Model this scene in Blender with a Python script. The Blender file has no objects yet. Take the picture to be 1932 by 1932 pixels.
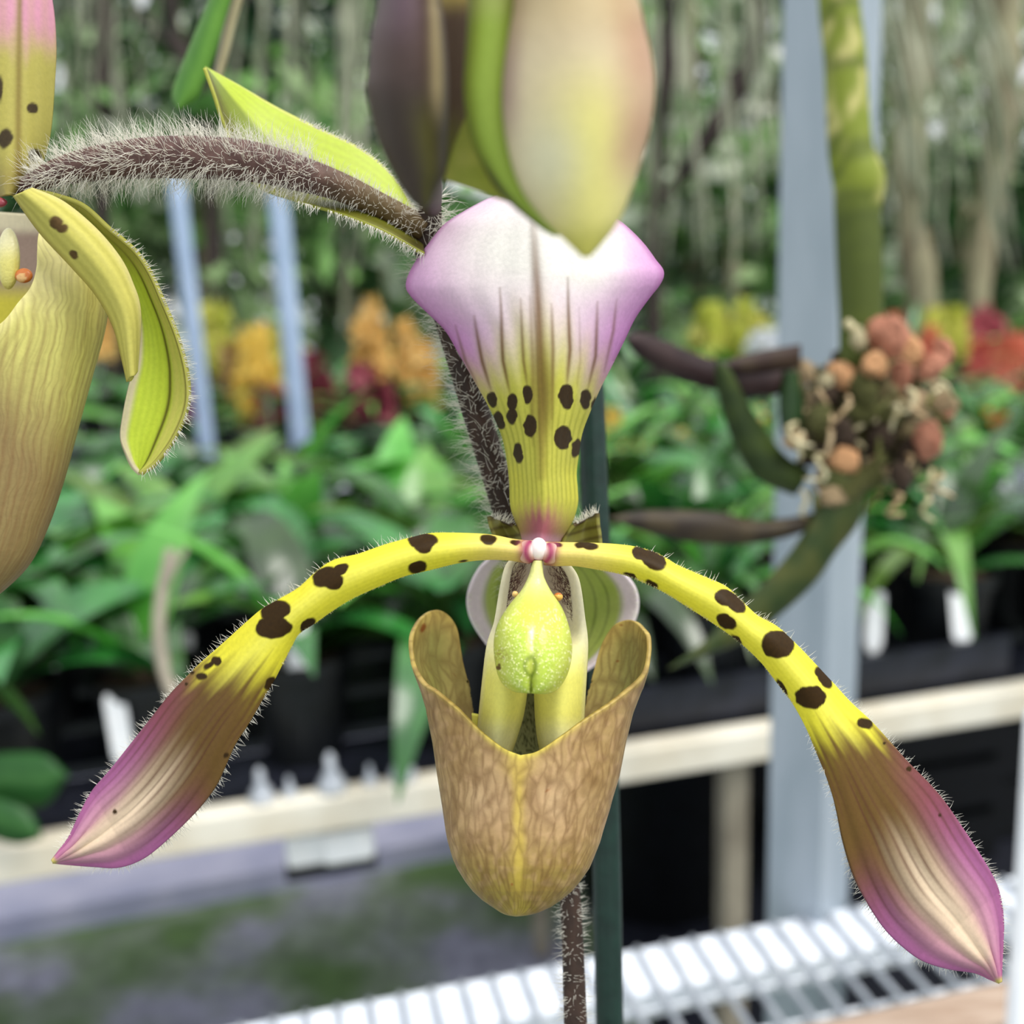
import bpy, math, random
import numpy as np
from mathutils import Matrix, Vector

random.seed(7); RNG = np.random.default_rng(7)
SC = bpy.context.scene
COL = SC.collection

# ------------------------------------------------------------------ camera
F = 2071.0                      # focal length in pixels of the 1932 frame
CAM = np.array([0.0, 0.0, 1.25])
PITCH, ROLL = math.radians(14.5), 0.044
_r0 = np.array([1.0, 0, 0]); _u0 = np.array([0, math.sin(PITCH), math.cos(PITCH)])
FWD = np.array([0, math.cos(PITCH), -math.sin(PITCH)])
RGT = math.cos(ROLL) * _r0 - math.sin(ROLL) * _u0
UPV = math.cos(ROLL) * _u0 + math.sin(ROLL) * _r0
ROT = np.stack([RGT, UPV, -FWD], axis=1)      # camera axes -> world
cd = bpy.data.cameras.new('camera'); cam = bpy.data.objects.new('camera', cd); COL.objects.link(cam)
cam.matrix_world = Matrix(((ROT[0,0],ROT[0,1],ROT[0,2],CAM[0]),(ROT[1,0],ROT[1,1],ROT[1,2],CAM[1]),(ROT[2,0],ROT[2,1],ROT[2,2],CAM[2]),(0,0,0,1)))
cd.sensor_width = 36.0; cd.lens = 36.0 * F / 1932.0; cd.clip_start = 0.01; cd.clip_end = 200
cd.dof.use_dof = True; cd.dof.focus_distance = 0.160; cd.dof.aperture_fstop = cd.lens / 2.8
SC.camera = cam

# ------------------------------------------------------------------ light
w = bpy.data.worlds.new('world'); SC.world = w; w.use_nodes = True
nt = w.node_tree; nt.nodes.clear()
out = nt.nodes.new('ShaderNodeOutputWorld'); bg = nt.nodes.new('ShaderNodeBackground')
tc = nt.nodes.new('ShaderNodeTexCoord'); sx = nt.nodes.new('ShaderNodeSeparateXYZ'); mr = nt.nodes.new('ShaderNodeMapRange')
nt.links.new(tc.outputs['Generated'], sx.inputs[0]); nt.links.new(sx.outputs['Z'], mr.inputs['Value'])
mr.inputs['From Min'].default_value = 0.0; mr.inputs['From Max'].default_value = 1.0
mr.inputs['To Min'].default_value = 0.8; mr.inputs['To Max'].default_value = 1.3
bg.inputs['Color'].default_value = (0.93, 0.97, 1.0, 1)
nt.links.new(mr.outputs[0], bg.inputs['Strength']); nt.links.new(bg.outputs[0], out.inputs[0])
sl = bpy.data.lights.new('sun', 'SUN'); sl.energy = 2.6; sl.angle = math.radians(35); sl.color = (1.0, 0.97, 0.9)
so = bpy.data.objects.new('sun', sl); COL.objects.link(so)
so.rotation_euler = Vector((-0.42, 0.24, -0.87)).to_track_quat('-Z', 'Y').to_euler()
so.location = (1, -1, 4)
vs = SC.view_settings
vs.view_transform = 'Standard'; vs.look = 'None'; vs.gamma = 1.0; vs.use_curve_mapping = False
vs.exposure = 0.30

# ------------------------------------------------------------------ helpers
def lin(c):
    c = np.asarray(c, float) / 255.0
    return np.where(c <= 0.04045, c / 12.92, ((c + 0.055) / 1.055) ** 2.4)
def to_world(u, v, d):
    u = np.asarray(u, float); v = np.asarray(v, float); d = np.asarray(d, float) + 0 * u
    c = np.stack([(u - 966) / F * d, -(v - 966) / F * d, -d], -1)
    return c @ ROT.T + CAM
def cam_vec(x, y, z):          # camera-space direction -> world
    return np.stack([np.asarray(x, float), np.asarray(y, float), np.asarray(z, float)], -1) @ ROT.T
def on_plane(u, v, z):
    r = to_world(u, v, 1.0) - CAM
    return CAM + r * ((z - CAM[2]) / r[2])
def at_depth(u, v, d): return to_world(u, v, d)
def spline(pts, n, closed=False):
    p = np.asarray(pts, float)
    pe = np.vstack([2 * p[0] - p[1], p, 2 * p[-1] - p[-2]])
    res = []
    for i in range(len(p) - 1):
        a, b, c, d = pe[i], pe[i+1], pe[i+2], pe[i+3]
        t = np.linspace(0, 1, 24, endpoint=False)[:, None]
        res.append(0.5 * (2*b + (c-a)*t + (2*a-5*b+4*c-d)*t**2 + (3*b-a-3*c+d)*t**3))
    q = np.vstack(res + [p[-1:]])
    L = np.concatenate([[0], np.cumsum(np.linalg.norm(np.diff(q[:, :2], axis=0), axis=1))])
    t = np.linspace(0, L[-1], n)
    return np.stack([np.interp(t, L, q[:, k]) for k in range(q.shape[1])], 1)
def sstep(a, b, x):
    t = np.clip((x - a) / (b - a + 1e-9), 0, 1); return t * t * (3 - 2 * t)
def mixc(c, col, m):
    return c * (1 - m[..., None]) + lin(col) * m[..., None]
_ng = np.random.default_rng(3).random((64, 64))
def vnoise(x, y):
    xi = np.floor(x).astype(int); yi = np.floor(y).astype(int); fx = x - xi; fy = y - yi
    fx = fx*fx*(3-2*fx); fy = fy*fy*(3-2*fy)
    g = lambda a, b: _ng[a % 64, b % 64]
    return (g(xi,yi)*(1-fx)+g(xi+1,yi)*fx)*(1-fy) + (g(xi,yi+1)*(1-fx)+g(xi+1,yi+1)*fx)*fy
def spots(c, U, V, lst, col=(54, 36, 8), soft=2.5):
    wu = U + (vnoise(U/9, V/9) - .5) * 3.5 + (vnoise(U/3, V/3) - .5); wv = V + (vnoise(U/9+20, V/9+9) - .5) * 3.5
    m = np.zeros_like(U)
    for (x, y, rx, ry, a) in lst:
        a = math.radians(a); dx, dy = wu - x, wv - y
        ex = (dx*math.cos(a) + dy*math.sin(a)) / rx; ey = (-dx*math.sin(a) + dy*math.cos(a)) / ry
        r = np.sqrt(ex**2 + ey**2)
        m = np.maximum(m, 1 - sstep(1 - soft/min(rx, ry)*.5, 1 + soft/min(rx, ry)*.5, r))
    tex = .85 + .3 * vnoise(U/3, V/3)
    cc = lin(col)[None, None] * tex[..., None]
    return c * (1 - m[..., None]) + cc * m[..., None]
def linedist(U, V, pts):
    best = np.full(U.shape, 1e9); bt = np.zeros(U.shape)
    p = np.asarray(pts, float); n = len(p) - 1
    for i in range(n):
        a, b = p[i], p[i+1]; ab = b - a
        t = np.clip(((U-a[0])*ab[0] + (V-a[1])*ab[1]) / (ab @ ab), 0, 1)
        d = np.hypot(U - a[0] - t*ab[0], V - a[1] - t*ab[1])
        k = d < best; best = np.where(k, d, best); bt = np.where(k, (i + t)/n, bt)
    return best, bt

def tag(o, label=None, cat=None, group=None, kind=None):
    if label: o['label'] = label
    if cat: o['category'] = cat
    if group: o['group'] = group
    if kind: o['kind'] = kind
    return o
def empty(name, loc, label=None, cat=None, group=None, parent=None):
    o = bpy.data.objects.new(name, None); COL.objects.link(o); o.empty_display_size = .02
    if parent is not None:
        o.parent = parent; o.location = np.asarray(loc) - origin(parent)
    else: o.location = loc
    ORG[o.name] = np.asarray(loc, float)
    return tag(o, label, cat, group)
ORG = {}
def origin(o): return ORG.get(o.name, np.zeros(3)) if o is not None else np.zeros(3)
def mesh_obj(name, verts, faces, mat, parent=None, loc=None, cols=None, uvs=None, smooth=True, kind=None):
    verts = np.asarray(verts, float).reshape(-1, 3)
    if loc is None: loc = origin(parent) if parent is not None else verts.mean(0)
    loc = np.asarray(loc, float)
    me = bpy.data.meshes.new(name)
    me.from_pydata((verts - loc).tolist(), [], faces if isinstance(faces, list) else faces.tolist())
    if smooth: me.polygons.foreach_set('use_smooth', [True] * len(me.polygons))
    if cols is not None:
        at = me.color_attributes.new('Col', 'FLOAT_COLOR', 'POINT')
        c4 = np.ones((len(verts), 4), np.float32); c4[:, :3] = np.asarray(cols).reshape(-1, 3)
        at.data.foreach_set('color', c4.ravel())
    if uvs is not None:
        ul = me.uv_layers.new(name='UVMap'); li = np.empty(len(me.loops), np.int32); me.loops.foreach_get('vertex_index', li)
        ul.data.foreach_set('uv', np.asarray(uvs, np.float32).reshape(-1, 2)[li].ravel())
    me.materials.append(mat); me.update()
    o = bpy.data.objects.new(name, me); COL.objects.link(o)
    if parent is not None:
        o.parent = parent; o.location = loc - origin(parent)
    else: o.location = loc
    ORG[o.name] = loc
    if kind: o['kind'] = kind
    return o
def grid_faces(n, m, closed=False):
    i = np.arange(n - 1)[:, None]; j = np.arange(m if closed else m - 1)[None, :]
    j2 = (j + 1) % m
    return np.stack([(i*m + j), (i*m + j2), ((i+1)*m + j2), ((i+1)*m + j)], -1).reshape(-1, 4)
def grid_obj(name, U, V, D, mat, parent, cols, thick=0.0005, closed=False, uv=None):
    n, m = U.shape
    P = to_world(U, V, D)
    if uv is None:
        a, b = np.meshgrid(np.linspace(0, 1, n), np.linspace(0, 1, m), indexing='ij'); uv = np.stack([b, a], -1)
    o = mesh_obj(name, P, grid_faces(n, m, closed), mat, parent, cols=cols, uvs=uv)
    if thick:
        s = o.modifiers.new('thickness', 'SOLIDIFY'); s.thickness = thick; s.offset = 0
    return o
def tube_rings(C, R, seg=16):
    """C (n,3) world centres, R (n,) radii -> verts, faces with caps."""
    C = np.asarray(C, float); R = np.asarray(R, float) + np.zeros(len(C)); n = len(C)
    T = np.gradient(C, axis=0); T /= np.linalg.norm(T, axis=1)[:, None]
    ref = np.array([0.31, 0.77, 0.55]); 
    if abs(T[0] @ ref) > .9: ref = np.array([1.0, 0, 0])
    N = np.cross(T, ref); N /= np.linalg.norm(N, axis=1)[:, None]; B = np.cross(T, N)
    a = np.linspace(0, 2*np.pi, seg, endpoint=False)
    V = C[:, None] + R[:, None, None] * (np.cos(a)[None, :, None]*N[:, None] + np.sin(a)[None, :, None]*B[:, None])
    f = grid_faces(n, seg, True).tolist()
    f.append(list(range(seg))[::-1]); f.append([(n-1)*seg + k for k in range(seg)])
    return V.reshape(-1, 3), f, N, B, T
def tube_px(name, pts, mat, parent, d=None, n=60, seg=20, colf=None):
    """pts rows: u, v, depth, radius in pixels."""
    q = spline(pts, n)
    C = to_world(q[:, 0], q[:, 1], q[:, 2]); R = q[:, 3] * q[:, 2] / F
    V, f, N, B, T = tube_rings(C, R, seg)
    cols = None
    if colf is not None: cols = colf(np.repeat(q[:, 0], seg), np.repeat(q[:, 1], seg), V)
    o = mesh_obj(name, V, f, mat, parent, cols=cols)
    return o, C, R, N, B, T
def hair_mesh(name, roots, dirs, lens, rad, mat, parent, curl=.35, bend=None, seg=4):
    """many tapered curved bristles as one mesh"""
    n = len(roots); dirs = dirs / np.linalg.norm(dirs, axis=1)[:, None]
    side = np.cross(dirs, RNG.normal(size=(n, 3))); side /= np.linalg.norm(side, axis=1)[:, None]
    if bend is not None: side = side * .6 + bend; 
    b2 = np.cross(dirs, side); b2 /= np.linalg.norm(b2, axis=1)[:, None]; b1 = np.cross(b2, dirs)
    lens = np.asarray(lens)[:, None]
    cu = (RNG.random((n, 1)) * curl)
    rings = []
    for k in range(seg):
        t = k / (seg - 1)
        c = roots + dirs * lens * t * (1 - .3*cu*t) + side * lens * cu * t * t
        r = rad * (1 - .85 * t)
        for a in (0, 2.094, 4.189):
            rings.append(c + r * (math.cos(a) * b1 + math.sin(a) * b2))
    V = np.stack(rings, 1)      # n, seg*3, 3
    base = np.arange(n)[:, None] * (seg * 3)
    fs = []
    for k in range(seg - 1):
        for j in range(3):
            j2 = (j + 1) % 3
            fs.append(np.concatenate([base + k*3 + j, base + k*3 + j2, base + (k+1)*3 + j2, base + (k+1)*3 + j], 1))
    o = mesh_obj(name, V.reshape(-1, 3), np.vstack(fs), mat, parent)
    o['kind'] = 'stuff'
    return o
def box(name, c, ax, ay, az, mat, parent=None, bevel=0.0):
    """box centred at c with half-extent vectors"""
    c, ax, ay, az = (np.asarray(k, float) for k in (c, ax, ay, az))
    V = [c + sx*ax + sy*ay + sz*az for sz in (-1, 1) for sx, sy in ((-1,-1),(1,-1),(1,1),(-1,1))]
    Fc = [[3,2,1,0],[4,5,6,7],[0,1,5,4],[1,2,6,5],[2,3,7,6],[3,0,4,7]]
    o = mesh_obj(name, V, Fc, mat, parent, smooth=False)
    if bevel:
        b = o.modifiers.new('bevel', 'BEVEL'); b.width = bevel; b.segments = 3
    return o

# ------------------------------------------------------------------ materials
def new_mat(name):
    m = bpy.data.materials.new(name); m.use_nodes = True
    return m, m.node_tree, m.node_tree.nodes['Principled BSDF']
def petal_mat(name, rough=.5, transl=.3, vein=None, spec=.35, bump=.05, bscale=1500):
    m, t, p = new_mat(name); N = t.nodes; L = t.links
    at = N.new('ShaderNodeAttribute'); at.attribute_name = 'Col'
    col = at.outputs['Color']
    tcn = N.new('ShaderNodeTexCoord')
    nz = N.new('ShaderNodeTexNoise'); nz.inputs['Scale'].default_value = bscale; nz.inputs['Detail'].default_value = 3
    L.new(tcn.outputs['Object'], nz.inputs['Vector'])
    hs = N.new('ShaderNodeHueSaturation'); mrn = N.new('ShaderNodeMapRange')
    mrn.inputs['To Min'].default_value = .88; mrn.inputs['To Max'].default_value = 1.12
    L.new(nz.outputs['Fac'], mrn.inputs['Value']); L.new(mrn.outputs[0], hs.inputs['Value']); L.new(col, hs.inputs['Color']); col = hs.outputs['Color']
    if vein:
        sxx, syy, vcol, amt, vw = vein
        mp = N.new('ShaderNodeMapping'); mp.inputs['Scale'].default_value = (sxx, syy, 1)
        n2 = N.new('ShaderNodeTexNoise'); n2.inputs['Scale'].default_value = 6; n2.inputs['Detail'].default_value = 2
        L.new(tcn.outputs['UV'], n2.inputs['Vector'])
        mx = N.new('ShaderNodeMix'); mx.data_type = 'VECTOR'; mx.inputs['Factor'].default_value = .05
        L.new(tcn.outputs['UV'], mx.inputs[4]); L.new(n2.outputs['Color'], mx.inputs[5]); L.new(mx.outputs[1], mp.inputs['Vector'])
        vo = N.new('ShaderNodeTexVoronoi'); vo.feature = 'DISTANCE_TO_EDGE'; vo.inputs['Scale'].default_value = 1
        L.new(mp.outputs[0], vo.inputs['Vector'])
        m2 = N.new('ShaderNodeMapRange'); m2.inputs['From Max'].default_value = vw; m2.inputs['To Min'].default_value = amt; m2.inputs['To Max'].default_value = 0
        L.new(vo.outputs['Distance'], m2.inputs['Value'])
        mc = N.new('ShaderNodeMix'); mc.data_type = 'RGBA'; L.new(m2.outputs[0], mc.inputs['Factor']); L.new(col, mc.inputs[6])
        mc.inputs[7].default_value = (*lin(vcol), 1); col = mc.outputs[2]
    bp = N.new('ShaderNodeBump'); bp.inputs['Strength'].default_value = bump; bp.inputs['Distance'].default_value = .0004
    L.new(nz.outputs['Fac'], bp.inputs['Height'])
    L.new(col, p.inputs['Base Color']); p.inputs['Roughness'].default_value = rough; p.inputs['Specular IOR Level'].default_value = spec
    L.new(bp.outputs[0], p.inputs['Normal'])
    if transl:
        tr = N.new('ShaderNodeBsdfTranslucent'); L.new(col, tr.inputs['Color']); ms = N.new('ShaderNodeMixShader'); ms.inputs[0].default_value = transl
        L.new(p.outputs[0], ms.inputs[1]); L.new(tr.outputs[0], ms.inputs[2]); L.new(ms.outputs[0], N['Material Output'].inputs['Surface'])
    return m
def plain_mat(name, col, rough=.6, metal=0.0, spec=.4, noise=None, col2=None, bump=0.0, transl=0.0, objrand=0.0, stretch=(1,1,1), lo=.35, hi=.65):
    m, t, p = new_mat(name); N = t.nodes; L = t.links
    p.inputs['Roughness'].default_value = rough; p.inputs['Metallic'].default_value = metal; p.inputs['Specular IOR Level'].default_value = spec
    c = None
    if noise:
        tcn = N.new('ShaderNodeTexCoord'); mp = N.new('ShaderNodeMapping'); mp.inputs['Scale'].default_value = stretch
        nz = N.new('ShaderNodeTexNoise'); nz.inputs['Scale'].default_value = noise; nz.inputs['Detail'].default_value = 4
        L.new(tcn.outputs['Object'], mp.inputs['Vector']); L.new(mp.outputs[0], nz.inputs['Vector'])
        rp = N.new('ShaderNodeMapRange'); rp.inputs['From Min'].default_value = lo; rp.inputs['From Max'].default_value = hi
        L.new(nz.outputs['Fac'], rp.inputs['Value'])
        mc = N.new('ShaderNodeMix'); mc.data_type = 'RGBA'; L.new(rp.outputs[0], mc.inputs['Factor'])
        mc.inputs[6].default_value = (*lin(col), 1); mc.inputs[7].default_value = (*lin(col2 or col), 1); c = mc.outputs[2]
        if bump:
            bp = N.new('ShaderNodeBump'); bp.inputs['Strength'].default_value = bump; bp.inputs['Distance'].default_value = .003
            L.new(nz.outputs['Fac'], bp.inputs['Height']); L.new(bp.outputs[0], p.inputs['Normal'])
    else:
        rg = N.new('ShaderNodeRGB'); rg.outputs[0].default_value = (*lin(col), 1); c = rg.outputs[0]
    if objrand:
        oi = N.new('ShaderNodeObjectInfo'); hs = N.new('ShaderNodeHueSaturation')
        a = N.new('ShaderNodeMapRange'); a.inputs['To Min'].default_value = .5 - .03*objrand; a.inputs['To Max'].default_value = .5 + .03*objrand
        b = N.new('ShaderNodeMapRange'); b.inputs['To Min'].default_value = 1 - .6*objrand; b.inputs['To Max'].default_value = 1 + .55*objrand
        L.new(oi.outputs['Random'], a.inputs['Value']); L.new(oi.outputs['Random'], b.inputs['Value'])
        L.new(a.outputs[0], hs.inputs['Hue']); L.new(b.outputs[0], hs.inputs['Value']); L.new(c, hs.inputs['Color']); c = hs.outputs['Color']
    L.new(c, p.inputs['Base Color'])
    if transl:
        tr = N.new('ShaderNodeBsdfTranslucent'); L.new(c, tr.inputs['Color']); ms = N.new('ShaderNodeMixShader'); ms.inputs[0].default_value = transl
        L.new(p.outputs[0], ms.inputs[1]); L.new(tr.outputs[0], ms.inputs[2]); L.new(ms.outputs[0], N['Material Output'].inputs['Surface'])
    return m
def attr_mat(name, rough=.5, transl=.2, spec=.5):
    return petal_mat(name, rough, transl, None, spec, 0.0, 40)

M_PETAL = petal_mat('petal_skin', .5, .22, None, .16, .08, 1600)
M_DORSAL = petal_mat('sepal_skin', .5, .25, None, .3, .1, 1600)
M_POUCH = petal_mat('pouch_skin', .42, .12, (56, 11, (98, 64, 28), .42, .22), .35, .18, 1200)
M_POUCH2 = petal_mat('ribbed_pouch_skin', .45, .12, (90, 1.2, (105, 74, 40), .26, .2), .35, .15, 1200)
M_STAM = petal_mat('staminode_skin', .3, .1, None, .5, .25, 2200)
M_HAIR = plain_mat('pale_hair', (250, 247, 238), .5, transl=.45)
M_HAIRY = plain_mat('yellow_hair', (240, 232, 170), .5, transl=.3)
M_HAIRP = plain_mat('purple_hair', (92, 48, 50), .6)
M_STEM = petal_mat('stem_skin', .6, 0, None, .3, .4, 900)
M_STAKE = plain_mat('green_plastic', (8, 34, 28), .4, noise=260, col2=(14, 44, 36), bump=.1)
M_LEAF = plain_mat('leaf_green', (26, 70, 26), .27, spec=.8, noise=14, col2=(66, 118, 48), transl=.15, objrand=1.0)
M_LEAF2 = plain_mat('leaf_bright_green', (72, 130, 38), .3, spec=.75, noise=10, col2=(122, 172, 78), transl=.25, objrand=.9)
M_LEAFD = plain_mat('leaf_dark_purple', (48, 34, 34), .4, noise=60, col2=(66, 46, 44), transl=.05)
M_LEAFO = plain_mat('leaf_olive', (60, 74, 30), .4, noise=50, col2=(84, 92, 44), transl=.1)
M_POT = plain_mat('black_pot_plastic', (9, 12, 14), .45, noise=30, col2=(16, 19, 24))
M_TRAY = plain_mat('black_tray_plastic', (22, 24, 32), .4, noise=30, col2=(38, 40, 52))
M_SOIL = plain_mat('bark_mix', (52, 40, 30), .9, noise=200, col2=(90, 70, 50), bump=.8)
M_WHITE = plain_mat('white_plastic', (250, 250, 252), .4, noise=60, col2=(240, 242, 246))
M_GALV = plain_mat('galvanised_steel', (150, 162, 172), .5, metal=.25, noise=40, col2=(168, 178, 188), stretch=(1, 1, .2))
M_CREAM = plain_mat('cream_painted_rail', (234, 228, 214), .5, noise=18, col2=(218, 208, 188))
M_PIPE = plain_mat('pale_blue_pipe', (176, 194, 224), .4, noise=20, col2=(158, 178, 208))
M_WIRE = plain_mat('zinc_wire', (176, 182, 192), .4, metal=.3, noise=80, col2=(206, 210, 218))
M_FRAME = plain_mat('white_painted_steel', (232, 236, 244), .35, noise=60, col2=(212, 218, 230))
M_WOOD = plain_mat('weathered_wood', (176, 156, 140), .8, noise=30, col2=(146, 122, 104), stretch=(1, 8, 8), bump=.4)
M_TAN = plain_mat('tan_painted_leg', (150, 142, 126), .6, noise=20, col2=(124, 116, 102))
M_BARKT = plain_mat('tree_bark', (116, 106, 84), .9, noise=14, col2=(150, 146, 116), bump=1.0, stretch=(1, 1, .25))
M_BARKD = plain_mat('dark_tree_bark', (36, 29, 27), .9, noise=14, col2=(62, 52, 48), bump=1.0, stretch=(1, 1, .25))
M_MOSSY = plain_mat('hanging_moss_fibre', (176, 178, 156), .9, noise=8, col2=(108, 120, 92), transl=.2)
M_FOL = attr_mat('foliage_leaf', .35, .3, .5)
M_BLOOM = attr_mat('blossom_petal', .5, .35, .3)
M_BRACT = petal_mat('bract_skin', .4, .3, None, .35, .1, 1400)

# ------------------------------------------------------------------ setting
fm, ft, fp = new_mat('mossy_concrete'); N = ft.nodes; L = ft.links
tcn = N.new('ShaderNodeTexCoord')
n1 = N.new('ShaderNodeTexNoise'); n1.inputs['Scale'].default_value = 3.4; n1.inputs['Detail'].default_value = 5; L.new(tcn.outputs['Object'], n1.inputs['Vector'])
n2 = N.new('ShaderNodeTexNoise'); n2.inputs['Scale'].default_value = 30; n2.inputs['Detail'].default_value = 6; L.new(tcn.outputs['Object'], n2.inputs['Vector'])
r1 = N.new('ShaderNodeValToRGB'); e = r1.color_ramp.elements
e[0].position = .40; e[0].color = (*lin((150, 150, 170)), 1); e[1].position = .60; e[1].color = (*lin((84, 112, 62)), 1)
x = e.new(.50); x.color = (*lin((122, 134, 118)), 1)
L.new(n1.outputs['Fac'], r1.inputs['Fac'])
mm = N.new('ShaderNodeMix'); mm.data_type = 'RGBA'; mm.blend_type = 'MULTIPLY'; mm.inputs['Factor'].default_value = .6
r2 = N.new('ShaderNodeValToRGB'); r2.color_ramp.elements[0].position = .3; r2.color_ramp.elements[0].color = (.35, .35, .35, 1); r2.color_ramp.elements[1].position = .62
L.new(n2.outputs['Fac'], r2.inputs['Fac']); L.new(r1.outputs[0], mm.inputs[6]); L.new(r2.outputs[0], mm.inputs[7]); L.new(mm.outputs[2], fp.inputs['Base Color'])
fp.inputs['Roughness'].default_value = .75
fl = mesh_obj('floor', [(-12, -4, 0), (12, -4, 0), (12, 20, 0), (-12, 20, 0)], [[0, 1, 2, 3]], fm, loc=(0, 0, 0), smooth=False); tag(fl, kind='structure')
M_PATH = plain_mat('grey_path_concrete', (160, 162, 190), .6, noise=9, col2=(182, 182, 206), bump=.2)

BENCH_Z = 0.80
A0 = on_plane(0, 1590, BENCH_Z); A1 = on_plane(1932, 1290, BENCH_Z)
E1 = (A1 - A0) / np.linalg.norm(A1 - A0); E2 = np.cross([0, 0, 1], E1); UZ = np.array([0, 0, 1.0])
RAIL_L = np.linalg.norm(A1 - A0)

# low grey walkway behind the bench, its near edge a dark step
k0 = on_plane(0, 1735, .05); k1 = on_plane(850, 1578, .05); kd = (k1 - k0) / np.linalg.norm(k1 - k0); kn = np.cross([0, 0, 1], kd)
pa = k0 - kd * 3; pb = k1 + kd * .10
path = box('path', (pa + pb)/2 + kn * .62 - UZ*.026, (pb - pa)/2, kn * .62, UZ * .025, M_PATH); tag(path, kind='structure')

# ------------------------------------------------------------------ bench with cream rail
bench = empty('plant_bench', (A0 + A1)/2 - UZ*BENCH_Z, 'long plant bench with a cream front rail behind the orchid', 'bench')
c = (A0 + A1)/2; hl = RAIL_L/2 + 1.0; RH = .0155
box('front_rail', c - UZ*RH, E1*hl, E2*.011, UZ*RH, M_CREAM, bench, .003)
BD = .86
box('back_rail', c + E2*BD - UZ*RH, E1*hl, E2*.011, UZ*RH, M_CREAM, bench, .003)
for i in range(9):
    box('slat', c + E2*(.06 + i*.095) - UZ*.006, E1*hl, E2*.034, UZ*.006, M_TRAY, bench)
for px, b in ((1400, .02), (1400, .80), (-1500, .80)):
    p = on_plane(px, 1590 - px*.1553, BENCH_Z) + E2*b
    box('leg', np.array([p[0], p[1], .388]), E1*.012, E2*.012, UZ*.388, M_TAN, bench, .002)
# white clamp block hanging on a dark rod under the front rail
rw_ = at_depth(622, 1592, 1.0) - CAM; wb = CAM + rw_*(((A0 - CAM) @ E2 + .02)/(rw_ @ E2)); wk = (wb - CAM) @ FWD/F
blk = empty('clamp_block', np.array([wb[0], wb[1], BENCH_Z - .031]), 'white double clamp block hanging on a dark rod below the cream rail', 'clamp')
for u_, w_ in ((577, 38), (656, 48)):
    pc = CAM + (at_depth(u_, 1590 - (u_ - 622)*.10, 1.0) - CAM)*wk*F
    box('block_half', pc, E1*w_*wk, E2*.012, UZ*33*wk, M_WHITE, blk, .005)
box('block_web', wb - UZ*16*wk, E1*14*wk, E2*.010, UZ*15*wk, M_WHITE, blk, .002)
box('under_shadow', wb - UZ*44*wk, E1*86*wk, E2*.011, UZ*9*wk, M_POT, blk, .002)  # black strip standing in for the shadow beneath the block
hz_ = (BENCH_Z - .031 - wb[2])/2; box('hanger_rod', wb + UZ*hz_, E1*6*wk, E2*.003, UZ*hz_, M_POT, blk)

# far bench
B0 = on_plane(480, 918, BENCH_Z); 
far = empty('plant_bench', B0 + E1*.4 - UZ*BENCH_Z, 'distant white-edged bench holding yellow and red flowering plants', 'bench')
fc = B0 + E1*.6
box('front_rail', fc - UZ*.014, E1*2.6, E2*.012, UZ*.014, M_FRAME, far, .003)
for i in range(6): box('slat', fc + E2*(.08 + i*.14) - UZ*.01, E1*2.6, E2*.06, UZ*.008, M_TRAY, far)
for s in (-1.6, 0, 1.6):
    for b in (.04, .8): box('leg', np.array([*(fc + E1*s + E2*b)[:2], .386]), E1*.015, E2*.015, UZ*.386, M_TAN, far)

# ------------------------------------------------------------------ galvanised post, pipes
pp = at_depth(1532, 1400, .70)
post = empty('square_post', (pp[0], pp[1], 0), 'tall grey galvanised square post rising behind the hanging clump', 'post')
a45 = math.radians(45); hx = np.array([math.cos(a45), math.sin(a45), 0])*.0195; hy = np.array([-math.sin(a45), math.cos(a45), 0])*.0195
box('tube', (pp[0], pp[1], 1.22), hx, hy, UZ*1.22, M_GALV, post, .002)
box('base_plate', (pp[0], pp[1], .004), hx*2, hy*2, UZ*.004, M_GALV, post)
for (u1, v1, r, vt, lb) in [(402, 945, 15, 285, 'slim pale blue pipe closer to the drooping flower petal'), (578, 950, 18, 285, 'slim pale blue pipe beside the yellow flower spikes')]:
    b_ = on_plane(u1, v1, BENCH_Z); d_ = (b_ - CAM) @ FWD; R_p = r*d_/F
    r_ = at_depth(u1 - 60, vt, 1.0) - CAM; hgt = CAM[2] + r_[2]*np.linalg.norm((b_ - CAM)[:2])/np.linalg.norm(r_[:2])
    e0 = empty('upright_pipe', b_, lb, 'pipe')
    V, f, *_ = tube_rings(np.array([[b_[0], b_[1], z_] for z_ in np.linspace(BENCH_Z, hgt, 8)]), np.full(8, R_p), 16); mesh_obj('pipe', V, f, M_PIPE, e0)
    V, f, *_ = tube_rings(np.array([[b_[0], b_[1], BENCH_Z], [b_[0], b_[1], BENCH_Z + .02]]), np.full(2, R_p*1.8), 16); mesh_obj('foot_collar', V, f, M_PIPE, e0)
    V, f, *_ = tube_rings(np.array([[b_[0], b_[1], hgt], [b_[0], b_[1], hgt + .012]]), np.array([R_p*1.15, R_p*.9]), 16); mesh_obj('end_cap', V, f, M_PIPE, e0)
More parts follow.
